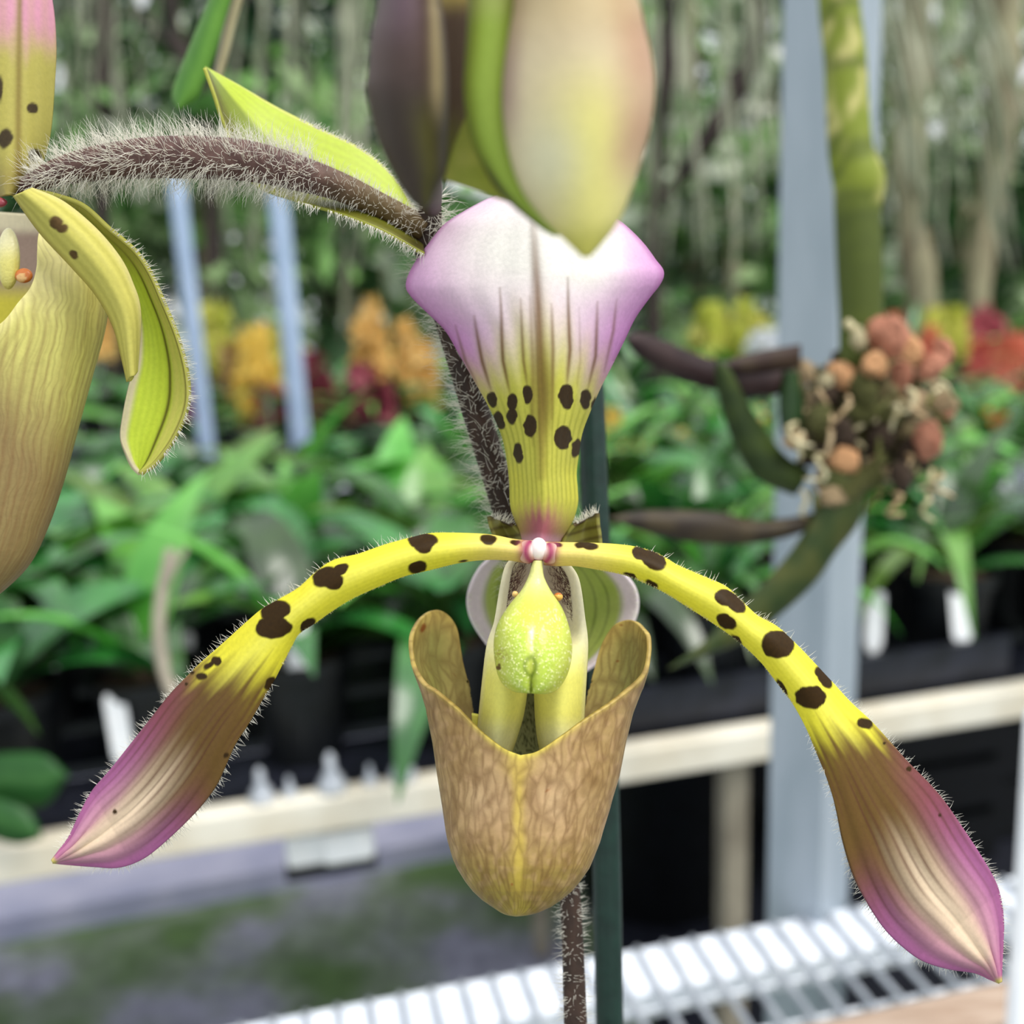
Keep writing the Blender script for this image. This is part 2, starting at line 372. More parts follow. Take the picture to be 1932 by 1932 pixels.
# ------------------------------------------------------------------ wire mesh bench, lower right
q0 = on_plane(860, 1925, BENCH_Z); q1 = on_plane(1700, 1757, BENCH_Z)
g1 = (q1 - q0)/np.linalg.norm(q1 - q0); g2 = -np.cross([0, 0, 1], g1)     # g2 towards the camera
mb = empty('mesh_bench', np.array([*(q0+g2*.2)[:2], 0]), 'wire mesh bench with a bright white front frame under the purple petal tip', 'bench')
gc = (q0 + q1)/2
box('frame_rail', gc + g1*.05, g1*.85, g2*.020, UZ*.010, M_FRAME, mb, .003)
WS = .0185
for i in range(76):
    s = -.62 + i*WS
    p0 = gc + g1*s - g2*.016; p1 = gc + g1*s + g2*.62
    V, f, *_ = tube_rings(np.array([p0, (p0+p1)/2, p1]) + UZ*.0125, np.full(3, .0021), 6); mesh_obj('wire', V, f, M_WIRE, mb)
for i in range(18):
    b = .032 + i*.033
    p0 = gc - g1*.64 + g2*b; p1 = gc + g1*.80 + g2*b
    V, f, *_ = tube_rings(np.array([p0, (p0+p1)/2, p1]) + UZ*.0065, np.full(3, .0019), 6); mesh_obj('cross_wire', V, f, M_WIRE, mb)
box('rear_rail', gc + g2*.63, g1*.85, g2*.014, UZ*.012, M_FRAME, mb, .003)
for s in (-.5, .82):
    for b in (0, .6): box('leg', np.array([*(gc + g1*s + g2*b)[:2], .395]), g1*.015, g2*.015, UZ*.395, M_FRAME, mb)
w0 = on_plane(1560, 1935, .835); w1 = on_plane(1932, 1852, .835)
wd = (w1-w0)/np.linalg.norm(w1-w0); wn = np.cross([0, 0, 1], wd)
wb_ = box('wooden_batten', (w0+w1)/2 + wd*.1 - wn*.012 - UZ*.008, wd*.22, wn*.014, UZ*.011, M_WOOD, None, .003); tag(wb_, 'weathered beige wooden batten lying across the wire mesh', 'batten')
pt = at_depth(1955, 1500, .50); pbm = at_depth(1928, 1932, .50)
pd = (pt - pbm)/np.linalg.norm(pt - pbm); pb0 = pbm - pd*((pbm[2]-.815)/pd[2])
C = np.array([pb0 + pd*t for t in np.linspace(0, .22, 8)])
wp = empty('white_pipe', pb0, 'short white pipe standing on the mesh beside the purple petal tip', 'pipe')
V, f, *_ = tube_rings(C, np.full(8, .0068), 18); mesh_obj('tube', V, f, M_WHITE, wp)
V, f, *_ = tube_rings(np.array([pb0, pb0+pd*.02]), np.full(2, .0125), 18); mesh_obj('socket', V, f, M_WHITE, wp)

# black tub under the bench
def lathe(profile, seg=28):
    V = []; a = np.linspace(0, 2*np.pi, seg, endpoint=False)
    for r, z in profile: V += [(r*math.cos(t), r*math.sin(t), z) for t in a]
    f = grid_faces(len(profile), seg, True).tolist(); f.append(list(range(seg))[::-1])
    return np.array(V), f
tp = on_plane(1330, 1790, 0.008) + E2*.22
tub = empty('storage_tub', tp, 'big black round tub on the floor under the cream rail', 'tub')
V, f = lathe([(.15, 0), (.19, .36), (.205, .365), (.205, .385), (.185, .385), (.18, .36), (.145, .02)]); mesh_obj('body', V + tp, f, M_POT, tub)
for s in (-1, 1):
    q = tp + E1*s*.205 + UZ*.33
    V, f, *_ = tube_rings(np.array([q - E2*.05, q - E2*.04 + E1*s*.025, q + E2*.04 + E1*s*.025, q + E2*.05]), np.full(4, .007), 8); mesh_obj('handle', V, f, M_POT, tub)

sheet_c = on_plane(1560, 1700, 0.0)  # dark sheet added on the floor as the shade under the benches
gm = box('shade_sheet', sheet_c + UZ*.004 + E1*.62 , E1*1.05, E2*1.6, UZ*.004, M_TRAY); tag(gm, kind='structure')
def crate(p, hw, hd, hh, lb):  # crates added to darken the space under the bench
    e_ = empty('added_dark_crate', p, lb, 'crate')
    for sx_ in (-1, 1):
        for k_ in range(3): box('added_side_slat', p + E2*sx_*hd + UZ*(hh*.33 + k_*hh*.66), E1*hw, E2*.004, UZ*hh*.27, M_POT, e_)
        for k_ in range(3): box('added_end_slat', p + E1*sx_*hw + UZ*(hh*.33 + k_*hh*.66), E1*.004, E2*hd, UZ*hh*.27, M_POT, e_)
        for sy_ in (-1, 1): box('added_corner_post', p + E1*sx_*(hw - .008) + E2*sy_*(hd - .008) + UZ*hh, E1*.007, E2*.007, UZ*hh, M_POT, e_)
    box('crate_base', p + UZ*.008, E1*hw, E2*hd, UZ*.006, M_POT, e_)
for (u_, v_, off, hw, hd, hh, lb) in [(1690, 1640, .12, .20, .15, .17, 'added black slatted crate darkening the floor beyond the grey post'), (1960, 1560, .12, .22, .15, .20, 'added black slatted crate darkening the far end beneath the cream rail')]:
    crate(on_plane(u_, v_, 0) + E2*off + UZ*.008, hw, hd, hh, lb)

# ------------------------------------------------------------------ potted plants on the bench
def leaf_mesh(name, Lf, Wf, arch, mat, fold=.25, n=12, broad=.45, twist=0.0):
    t = np.linspace(0, 1, n); m = 5; s = np.linspace(-1, 1, m)
    wid = Wf * np.sin(np.pi*np.clip(t, 0, 1)**broad)**.8 * .5 + .0015 * (1-t)
    wid[0] = Wf*.12; wid[-1] = .0006
    ang = arch * t**1.3
    X = np.concatenate([[0], np.cumsum(np.cos(ang[1:])*Lf/(n-1))]); Z = np.concatenate([[0], np.cumsum(-np.sin(ang[1:])*Lf/(n-1))])
    V = []
    for i in range(n):
        tw = twist*t[i]
        for k in s:
            y = k*wid[i]; dz = abs(k)*wid[i]*fold
            V.append((X[i] + dz*math.sin(ang[i])*.5, y*math.cos(tw), Z[i] + dz + y*math.sin(tw)))
    me = bpy.data.meshes.new(name); me.from_pydata(V, [], grid_faces(n, m).tolist()); me.polygons.foreach_set('use_smooth', [True]*len(me.polygons)); me.materials.append(mat)
    return me
BROAD = [leaf_mesh('leaf', .17, .052, 1.5, M_LEAF), leaf_mesh('leaf', .14, .046, 1.1, M_LEAF, broad=.6, twist=.4), leaf_mesh('leaf', .20, .046, 1.9, M_LEAF, twist=-.3), leaf_mesh('leaf', .15, .056, .7, M_LEAF2, broad=.55)]
STRAP = [leaf_mesh('leaf', .20, .022, 1.7, M_LEAF2), leaf_mesh('leaf', .17, .018, 1.1, M_LEAF2, twist=.5), leaf_mesh('leaf', .22, .024, 2.1, M_LEAF, twist=-.5), leaf_mesh('leaf', .16, .028, .8, M_LEAF)]
pv, pf = lathe([(.034, 0), (.045, .085), (.049, .086), (.049, .098), (.046, .098), (.044, .088)], 20); POTM = bpy.data.meshes.new('pot'); POTM.from_pydata(pv.tolist(), [], pf); POTM.materials.append(M_POT)
a = np.linspace(0, 2*np.pi, 16, endpoint=False); SOILM = bpy.data.meshes.new('soil'); SOILM.from_pydata([(0, 0, .092)] + [(.0435*math.cos(t), .0435*math.sin(t), .086) for t in a], [], [[0, i+1, (i+1) % 16 + 1] for i in range(16)]); SOILM.materials.append(M_SOIL)
tv = []
for s, z, w_ in ((0, -.026, .003), (0, -.012, .0078), (0, .043, .0078), (0, .050, .0062)):
    tv += [(-w_, -.0006, z), (w_, -.0006, z), (w_, .0006, z), (-w_, .0006, z)]
TAGM = bpy.data.meshes.new('plant_label'); TAGM.from_pydata(tv, [], grid_faces(4, 4, True).tolist() + [[3, 2, 1, 0], [12, 13, 14, 15]]); TAGM.materials.append(M_WHITE)
def child(name, me, parent, loc=(0, 0, 0), rot=(0, 0, 0), sc=1.0):
    o = bpy.data.objects.new(name, me); COL.objects.link(o); o.parent = parent; o.location = loc; o.rotation_euler = rot; o.scale = (sc, sc, sc); return o
ORD = ['first', 'second', 'third', 'fourth', 'fifth', 'sixth', 'seventh', 'eighth', 'ninth', 'tenth', 'eleventh', 'twelfth', 'thirteenth']
def potted(loc, kind, nl, label, group, sc=1.0):
    e_ = empty('potted_plant', loc, label, 'potted plant', group)
    child('pot', POTM, e_); child('soil', SOILM, e_)
    lib = BROAD if kind == 'broad' else STRAP
    a0 = random.random()*6.28
    for i in range(nl):
        az = a0 + i*2.4 + random.uniform(-.3, .3); up = random.uniform(.45, 1.25)
        child('leaf', random.choice(lib), e_, (math.cos(az)*.008, math.sin(az)*.008, .09 + .004*i), (random.uniform(-.2, .2), -up, az), random.uniform(.75, 1.2)*sc)
    return e_
post_a = (pp - A0) @ E1
cells = []; POTS = []
for r_, b in enumerate((.085, .215, .345, .475, .605, .735)):
    lo_a = -.22 - b*.45; hi_a = RAIL_L + .10 + b*.45; n_ = int((hi_a - lo_a)/.128)
    for i in range(n_ + 1):
        cells.append((r_, lo_a + .128*i + (r_ % 2)*.06 + random.uniform(-.012, .012), b + random.uniform(-.012, .012)))
rows = {}
for c_ in cells: rows.setdefault(c_[0], []).append(c_)
for r_, lst in rows.items():
    L_ = sorted([c_ for c_ in lst if c_[1] < post_a + .04], key=lambda k: -k[1]); R_ = sorted([c_ for c_ in lst if c_[1] >= post_a + .04], key=lambda k: k[1])
    for side, arr in (('pouch', L_), ('far', R_)):
        for i, (_, aa, bb) in enumerate(arr):
            kind = 'strap' if (aa > RAIL_L*.52 and random.random() < .8) else 'broad'
            wd_ = 'narrow-leaved' if kind == 'strap' else 'broad-leaved'
            place = ('from the grey post towards the pouch' if side == 'pouch' else 'beyond the grey post')
            lb = f"{wd_} potted plant, {ORD[i]} {place}, bench row {ORD[r_]}"
            base = A0 + E1*aa + E2*bb
            POTS.append(base)
            potted(base, kind, 13 if kind == 'strap' else 9, lb, 'potted plants on the cream-railed bench', .95 if r_ == 0 else 1.05)
# plant labels
def proj(p):
    q_ = (np.asarray(p) - CAM) @ ROT; return np.array([966 + F*q_[0]/-q_[2], 966 - F*q_[1]/-q_[2]])
taken = []
for (u, v, tilt, lb) in [(1262, 1225, .05, 'white plant label just past the tan pouch lobe'), (1660, 1180, .1, 'white plant label just beyond the grey post'),
                      (1757, 1160, -.05, 'white plant label farther along from the grey post'), (103, 1350, .15, 'tall white plant label above the purple petal tip'),
                      (240, 1352, -.1, 'white plant label behind the purple part of the petal'), (378, 1250, 0, 'white plant label peeking over the petal spots'),
                      (645, 1240, .1, 'white plant label in shade between petal and pouch'), (1240, 1290, .3, 'small white label low beside the pouch'), (570, 1250, 0, 'grey-white plant label below the yellow petal')]:
    best = None
    for pb2 in POTS:
        for off, zz, bb_ in ((-.03, .098, .03), (0, .098, .036), (.03, .098, .03), (0, .05, .056), (.02, .05, .053), (-.02, .05, .053)):
            c_ = pb2 + E1*off - E2*bb_ + UZ*zz; e2_ = np.abs(proj(c_ + UZ*.015) - [u, v]) @ [1, .7]
            if (best is None or e2_ < best[0]) and all(np.linalg.norm(c_ - k_) > .02 for k_ in taken): best = (e2_, c_)
    taken.append(best[1]); o = bpy.data.objects.new('plant_label', TAGM); COL.objects.link(o); o.location = best[1] + UZ*.006
    o.rotation_euler = (-.3, tilt, random.uniform(-.15, .15)); o.scale = (1.1, 1, .8)
    tag(o, lb, 'plant label', 'white plant labels in the pots')
# bent dry stem among the leaves
ds = empty('dry_stem', at_depth(326, 1330, .80), 'pale bent dry stem rising among the broad leaves above the petal', 'stem')
tube_px('stalk', [(322, 1040, .86, 11), (306, 1120, .84, 12), (300, 1190, .83, 12), (310, 1260, .82, 13), (334, 1330, .80, 13)], M_TAN, ds, n=24, seg=10)
tube_px('side_shoot', [(306, 1120, .84, 7), (330, 1070, .84, 6), (352, 1035, .85, 4)], M_TAN, ds, n=12, seg=8)
# trays along the front on the far side of the pouch
for i, (u, ln) in enumerate([(1300, .12), (1720, .12)]):
    p = on_plane(u, 1590 - u*.1553, BENCH_Z) + E2*.022 + E1*0
    tr_ = empty('plant_tray', p, ['black shallow tray on the bench beside the tan pouch', 'black shallow tray on the bench beyond the grey post'][i], 'tray')
    for nm, cc, ex, ey, ez in (('tray_wall', p + UZ*.02 - E2*.0, E1*ln, E2*.002, UZ*.02), ('tray_floor', p + UZ*.003 + E2*.004, E1*ln, E2*.006, UZ*.002), ('tray_end', p + UZ*.02 + E1*ln + E2*.006, E1*.002, E2*.006, UZ*.02), ('tray_end', p + UZ*.02 - E1*ln + E2*.006, E1*.002, E2*.006, UZ*.02), ('tray_lip', p + UZ*.041, E1*ln, E2*.004, UZ*.0015)):
        box(nm, cc, ex, ey, ez, M_TRAY, tr_)
# little clear clips on the cream rail
cv, cf = lathe([(.012, 0), (.010, .006), (.004, .016), (.0035, .026), (.0, .03)], 12)
for i, u in enumerate((495, 548, 628, 700, 762)):
    p = on_plane(u, 1590 - u*.1553, BENCH_Z) + E2*.004
    s = (1.0, .6, 1.15, .6, 1.1)[i]
    o = mesh_obj('rail_clip', cv*s + p, cf, M_WIRE, loc=p); tag(o, f'small grey-white cone clip on the cream rail, {ORD[i]} from the purple petal', 'clip', 'clips on the cream rail')

# near plant at the bottom corner
rd = (on_plane(60, 1580, BENCH_Z) - CAM) @ FWD - .02
nb = on_plane(-150, 1613, BENCH_Z) + E2*.10
e_ = empty('potted_plant', nb, 'plant with big green leaves drooping over the cream rail beneath the purple petal', 'potted plant')
child('pot', POTM, e_); child('soil', SOILM, e_)
def c_gl(U, V, t, s):
    c = np.ones(U.shape + (3,))*lin((34, 84, 36)); return mixc(c, (74, 126, 62), np.exp(-((s - .5)/.12)**2)*.5 + .3*vnoise(U/20, V/20))
e_np = e_
DROOP = [([(-150, 1440), (-60, 1428), (20, 1420), (85, 1424), (130, 1462)], [(-150, 1480), (-60, 1512), (20, 1522), (85, 1520), (130, 1462)], 0.0), ([(-120, 1490), (-40, 1500), (20, 1512), (60, 1535), (80, 1580)], [(-120, 1520), (-60, 1560), (0, 1585), (40, 1592), (80, 1580)], -.02), ([(-120, 1180), (-60, 1150), (0, 1130), (30, 1160), (48, 1230)], [(-120, 1240), (-60, 1280), (0, 1290), (30, 1275), (48, 1230)], .02)]
# ------------------------------------------------------------------ flowering plants on the far bench
def florets(n, h, r, pal, size, taper=1.0):
    V, Fc, C = [], [], []
    subs = [(random.uniform(-.75, .75)*r, random.uniform(-.75, .75)*r, random.uniform(.55, 1.0)) for _ in range(5)]
    for i in range(n):
        so_ = random.choice(subs); t = random.random(); z = h*(.15 + .85*t)*so_[2]; rr = r*(1 - .9*t*taper)*random.uniform(.6, 1.15)
        az = random.random()*6.283; c_ = np.array([so_[0] + math.cos(az)*rr*.55, so_[1] + math.sin(az)*rr*.55, z])
        nrm = np.array([math.cos(az), math.sin(az), random.uniform(-.2, .7)]); nrm /= np.linalg.norm(nrm)
        a1 = np.cross(nrm, [0, 0, 1]); a1 /= np.linalg.norm(a1); a2 = np.cross(nrm, a1)
        col = lin(random.choice(pal))
        for k in range(5):
            th = k*1.2566 + random.random()*.3; dr = math.cos(th)*a1 + math.sin(th)*a2; sd = np.cross(nrm, dr)
            b = len(V); sz = size*random.uniform(.8, 1.2)
            V += [c_, c_ + dr*sz*.55 + sd*sz*.32 + nrm*sz*.1, c_ + dr*sz + nrm*sz*.25, c_ + dr*sz*.55 - sd*sz*.32 + nrm*sz*.1]
            Fc.append([b, b+1, b+2, b+3]); C += [col*.8, col, col, col]
    return np.array(V), Fc, np.array(C)
YEL = [(238, 208, 96), (242, 220, 120), (232, 196, 90)]; ORA = [(232, 192, 112), (240, 206, 134), (222, 178, 100)]; RED = [(150, 66, 84), (170, 84, 98), (128, 54, 72)]
LIM = [(206, 206, 96), (190, 198, 84), (222, 216, 120)]; COR = [(214, 120, 96), (226, 144, 110), (200, 96, 90)]; PNK = [(206, 110, 120), (190, 96, 110)]; WHI = [(236, 238, 240), (220, 226, 236)]; TAN_ = [(180, 150, 92), (164, 134, 84)]
FL = [(486, 690, 2.2, 80, 150, YEL, 'yellow', 'beside the pale blue pipe'), (505, 745, 2.15, 50, 60, RED, 'dark red', 'under the yellow spike'), (600, 715, 2.2, 42, 100, RED, 'crimson', 'between the pipe and the orange spike'),
      (740, 640, 2.25, 85, 220, ORA, 'golden orange', 'beside the pink sepal'), (700, 730, 2.15, 45, 80, RED, 'maroon', 'low before the golden spike'), (790, 700, 2.3, 50, 130, ORA, 'pale orange', 'touching the hairy stem'),
      (415, 620, 2.3, 60, 130, LIM, 'lime yellow', 'behind the pale blue pipe'), (560, 640, 2.6, 60, 90, LIM, 'pale lime', 'far behind the pipe'), (450, 680, 2.25, 36, 130, TAN_, 'tan', 'between both pipes'), (355, 755, 2.1, 30, 50, RED, 'small red', 'next to the folded petal'), (200, 620, 2.3, 40, 70, ORA, 'soft orange', 'behind the folded petal'),
      (1375, 610, 2.4, 90, 80, LIM, 'pale yellow', 'above the purple leaf'), (1430, 648, 2.3, 60, 50, WHI, 'white', 'against the grey post'), (1770, 615, 2.4, 60, 90, LIM, 'bright yellow', 'above the coral clump'), (1700, 640, 2.3, 70, 90, COR, 'coral', 'behind the bark clump'), (1890, 665, 2.2, 75, 110, COR, 'coral pink', 'past the bark clump'), (1860, 610, 2.5, 40, 60, PNK, 'rose', 'high past the bark clump'),
      (1158, 805, 1.5, 22, 70, YEL, 'orange yellow', 'hugging the green stake'), (1212, 850, 1.4, 20, 50, ORA, 'little orange', 'second from the green stake'), (1275, 835, 1.45, 24, 60, ORA, 'peach', 'third from the green stake'), (1416, 790, 1.5, 18, 40, ORA, 'tiny orange', 'under the purple leaf'), (1858, 790, 1.5, 45, 40, [(240, 150, 40), (248, 170, 60)], 'vivid orange', 'low past the bark clump'), (1925, 905, 1.2, 40, 60, WHI, 'white-tipped', 'low at the bench far end')]
for (u, v, d, wpx, hpx, pal, cn, where) in FL:
    ctr = at_depth(u, v + hpx*.5, d); base = np.array([ctr[0], ctr[1], BENCH_Z]); h = max(.03, hpx*d/F*1.25); r = wpx*.55*d/F
    e_ = empty('flowering_plant', base, f'{cn} flowering plant {where}', 'flowering plant', 'flowering plants on the benches')
    child('pot', POTM, e_); child('soil', SOILM, e_)
    V, f, *_ = tube_rings(np.array([base + UZ*.09, (base*.5 + ctr*.5), ctr + UZ*h*.9]), np.array([.004, .003, .002]), 8); mesh_obj('flower_stem', V, f, M_LEAFO, e_)
    V, f, C = florets(int(40 + wpx*hpx/70), h, r*1.5, pal, .024 if d > 1.8 else .014); o = mesh_obj('blossoms', V + ctr - UZ*h*.25, f, M_BLOOM, e_, cols=C, smooth=False); o['kind'] = 'stuff'
    for i in range(6):
        child('leaf', random.choice(BROAD + STRAP), e_, (0, 0, .1), (0, -random.uniform(.3, .9), i*2.4 + random.random()), random.uniform(.8, 1.1))
# leafy plants filling the far bench
k = 0
for r_ in range(2):
    for i in range(15):
        s = -1.5 + i*.24 + r_*.12
        base = fc + E1*s + E2*(.10 + r_*.26)
        potted(base, 'strap' if (i + r_) % 3 else 'broad', 9, f"leafy green plant in black pot on distant bench, {['front','back'][r_]} row, {['first','second','third','fourth','fifth','sixth','seventh','eighth','ninth','tenth','eleventh','twelfth','thirteenth','fourteenth','fifteenth'][i]} along it", 'leafy plants on the distant bench', 1.05)

# ------------------------------------------------------------------ trees, trunks, hanging moss behind
def foliage(c, rad, n, size, pal):
    q = RNG.normal(size=(n, 3)); q /= np.linalg.norm(q, axis=1)[:, None]; q *= (RNG.random((n, 1))**.45); nc = 26; cc_ = RNG.normal(size=(nc, 3)); cc_ /= np.linalg.norm(cc_, axis=1)[:, None]; cc_ *= RNG.random((nc, 1))**.4; ci = RNG.integers(0, nc, n); P = c + (cc_[ci] + q*.27)*np.asarray(rad)
    dr = RNG.normal(size=(n, 3)) + [0, -.2, -.4]; dr /= np.linalg.norm(dr, axis=1)[:, None]
    sd = np.cross(dr, RNG.normal(size=(n, 3))); sd /= np.linalg.norm(sd, axis=1)[:, None]; up = np.cross(sd, dr)
    s = size*(.6 + .8*RNG.random((n, 1)))
    V = np.stack([P, P + dr*s*.5 + sd*s*.22 + up*s*.06, P + dr*s, P + dr*s*.5 - sd*s*.22 + up*s*.06, P + dr*s*.5], 1).reshape(-1, 3)
    b = np.arange(n)[:, None]*5
    Fc = np.vstack([np.concatenate([b, b+1, b+4], 1), np.concatenate([b+1, b+2, b+4], 1), np.concatenate([b+2, b+3, b+4], 1), np.concatenate([b+3, b, b+4], 1)])
    pl = np.array([lin(x) for x in pal]); cp = RNG.integers(0, len(pl), nc); pick = np.where(RNG.random(n) < .75, cp[ci], RNG.integers(0, len(pl), n)); cc = pl[pick] * (.6 + .8*RNG.random((n, 1)))
    return V, Fc, np.repeat(np.clip(cc, 0, .9), 5, 0)
DK = [(34, 70, 36), (56, 100, 48), (84, 126, 66), (24, 46, 28), (164, 190, 140)]
MD = [(78, 124, 58), (122, 166, 92), (46, 82, 40), (164, 194, 134), (214, 226, 198)]
PL = [(166, 186, 140), (206, 216, 190), (110, 140, 90), (232, 236, 224), (58, 88, 48)]
TR = [(150, 260, 3.6, (.55, .4, .75), DK, M_BARKD, 'dark leafy tree behind the dorsal sepal of the cropped flower'), (380, 420, 3.2, (.6, .4, .45), MD, M_BARKT, 'mid green bushy tree behind the hairy stalk'), (560, 90, 4.2, (.9, .5, .6), DK, M_BARKD, 'deep green tree above the green bract'),
      (640, 420, 3.4, (.5, .4, .5), MD, M_BARKT, 'leafy tree between pipe and pink sepal'), (1300, 150, 4.2, (.7, .5, .9), PL, M_BARKT, 'pale green tree behind the dark slanting branch'), (1380, 450, 3.4, (.5, .4, .45), MD, M_BARKT, 'bright green bush between pink sepal and post'),
      (1800, 200, 4.6, (.8, .5, .9), PL, M_BARKT, 'pale grey-green tree beyond the grey trunks'), (1820, 480, 3.4, (.6, .4, .45), DK, M_BARKT, 'dark bush low behind the grey trunks'), (950, 300, 5.2, (1.5, .5, 1.0), MD, M_BARKD, 'wide tree hidden mostly by the upper bud'), (60, 520, 3.2, (.5, .4, .4), DK, M_BARKD, 'dark bush behind the cropped pouch'),
      (-700, 350, 4.0, (1.0, .5, 1.1), DK, M_BARKD, 'dark tree beyond the cropped flower, outside its pouch side'), (-1700, 350, 4.5, (1.3, .5, 1.2), MD, M_BARKT, 'broad tree far along past the cropped flower'), (2600, 350, 4.2, (1.0, .5, 1.1), MD, M_BARKT, 'broad tree far along past the grey trunks'), (300, 40, 5.5, (1.6, .5, 1.2), PL, M_BARKT, 'hazy pale tree in the far distance above the stalk'), (1550, 500, 5.5, (2.2, .5, 1.2), DK, M_BARKD, 'broad dark tree far behind the grey post')]
for (u, v, d, rad, pal, bm, lb) in TR:
    if d < 3.8: d += .5; rad = tuple(1.13*k_ for k_ in rad)
    c_ = at_depth(u, v, d); base = np.array([c_[0], c_[1], 0])
    e_ = empty('tree', base, lb, 'tree', 'trees behind the benches')
    n_ = int(720*rad[0]*rad[2]/.45)
    V, Fc, C = foliage(c_, rad, min(n_, 2600), .10 + .010*d, pal); o = mesh_obj('foliage', V, Fc, M_FOL, e_, cols=C, smooth=False); o['kind'] = 'stuff'
    V, f, *_ = tube_rings(np.array([base, base*.5 + c_*.5 + [.03, 0, 0], c_ + [0, 0, rad[2]*.4]]), np.array([.06, .05, .02]), 10); mesh_obj('trunk', V, f, bm, e_)
# bare trunks and branches
def limb(name, pts, mat, parent):
    q = spline(pts, 30); q[:, 3] *= 1 + .12*np.sin(np.arange(30)*1.7)
    C = to_world(q[:, 0], q[:, 1], q[:, 2]); R = q[:, 3]*q[:, 2]/F
    V, f, *_ = tube_rings(C, R, 12); return mesh_obj(name, V + (RNG.random(V.shape)-.5)*.006, f, mat, parent)
def bare(pts, mat, lb, branches=()):
    b_ = to_world(*[np.array(x) for x in pts[-1][:3]]); b0 = np.array([b_[0], b_[1], 0])
    e_ = empty('bare_tree', b0, lb, 'tree', 'bare trees behind the benches')
    d_ = pts[-1][2]; q_ = (b0 - CAM) @ ROT; dz = -q_[2]; full = list(pts) + [(966 + F*q_[0]/dz, 966 - F*q_[1]/dz, dz, pts[-1][3])]
    limb('trunk', full, mat, e_)
    for br_ in branches: limb('branch', br_, mat, e_)
bare([(1735, -260, 3.40, 34), (1725, 60, 3.40, 32), (1715, 250, 3.40, 34), (1720, 420, 3.40, 30), (1740, 620, 3.40, 30)], M_BARKT, 'pale lichen-covered trunk just beyond the grey post')
bare([(1905, -260, 3.50, 36), (1895, 60, 3.50, 32), (1880, 300, 3.50, 28), (1850, 480, 3.50, 24), (1840, 650, 3.50, 26)], M_BARKT, 'greyish trunk at the edge past the lichen trunk', [[(1880, 260, 3.50, 16), (1925, 200, 3.50, 14), (1990, 90, 3.50, 12)]])
bare([(1268, -260, 3.40, 24), (1265, 60, 3.40, 20), (1250, 150, 3.40, 22), (1242, 280, 3.40, 16), (1232, 390, 3.40, 14), (1235, 700, 3.40, 16)], M_BARKD, 'dark trunk beside the bud with a branch slanting to the grey post', [[(1232, 392, 3.40, 10), (1275, 345, 3.40, 15), (1330, 270, 3.35, 20), (1390, 170, 3.35, 23), (1425, 60, 3.35, 20), (1440, -260, 3.35, 24)]])
bare([(190, -260, 3.40, 17), (196, 0, 3.40, 16), (188, 150, 3.40, 19), (196, 300, 3.40, 15), (200, 600, 3.40, 16)], M_BARKD, 'thin dark trunk beside the cropped pink sepal', [[(192, 90, 3.40, 5), (250, 20, 3.40, 6), (300, 60, 3.40, 7), (350, 120, 3.40, 6)]])
bare([(300, -260, 3.50, 12), (330, 60, 3.50, 14), (380, 160, 3.50, 17), (400, 330, 3.50, 15), (410, 600, 3.50, 15)], M_BARKD, 'brown trunk behind the hanging strap leaf', [[(345, 90, 3.50, 6), (420, 40, 3.50, 7), (520, -60, 3.50, 7)]])
# overhead pipe carrying hanging moss
ov = at_depth(966, -420, 2.9); 
op = box('overhead_beam', (ov[0], ov[1], ov[2]), E1*3.4, E2*.02, UZ*.02, M_GALV); tag(op, 'galvanised beam overhead carrying hanging moss', 'beam')
def moss(u0, u1, v1, n, lb, pal_mat):
    base = None; Vs, Fs = [], []; off = 0
    for i in range(n):
        u = random.uniform(u0, u1); vb = v1*random.uniform(.55, 1.1); tt = np.linspace(0, 1, 14)
        um = (u0+u1)/2; k = ov + E1*((at_depth(u, -420, 2.9) - ov) @ E1)
        bot = at_depth(u + random.uniform(-20, 20), vb, 2.9)
        C = k + (bot - k)*tt[:, None] + np.cumsum(RNG.normal(size=(14, 3))*.010, 0)*tt[:, None]
        V, f, *_ = tube_rings(C, .004 + .006*RNG.random(14)*(1-.6*tt), 5)
        Vs.append(V); Fs += [[x + off for x in ff] for ff in f]; off += len(V)
    e_ = empty('hanging_moss', ov + E1*((at_depth((u0+u1)/2, -420, 2.9) - ov) @ E1), lb, 'hanging moss', 'hanging moss strands')
    o = mesh_obj('strands', np.vstack(Vs), Fs, pal_mat, e_); o['kind'] = 'stuff'
moss(90, 330, 330, 9, 'thin pale moss strands beside the cropped pink sepal', M_MOSSY)
moss(430, 690, 600, 10, 'grey moss strands between green bract and bud', M_MOSSY)
moss(640, 700, 560, 5, 'narrow moss strands hugging the dark bud lobe', M_MOSSY)
moss(1235, 1480, 560, 12, 'pale moss strands between bud and grey post', M_MOSSY)
moss(1670, 1800, 420, 12, 'moss strands veiling the lichen-covered trunk', M_MOSSY)
moss(1810, 1940, 480, 10, 'moss strands at the edge past the trunks', M_MOSSY)

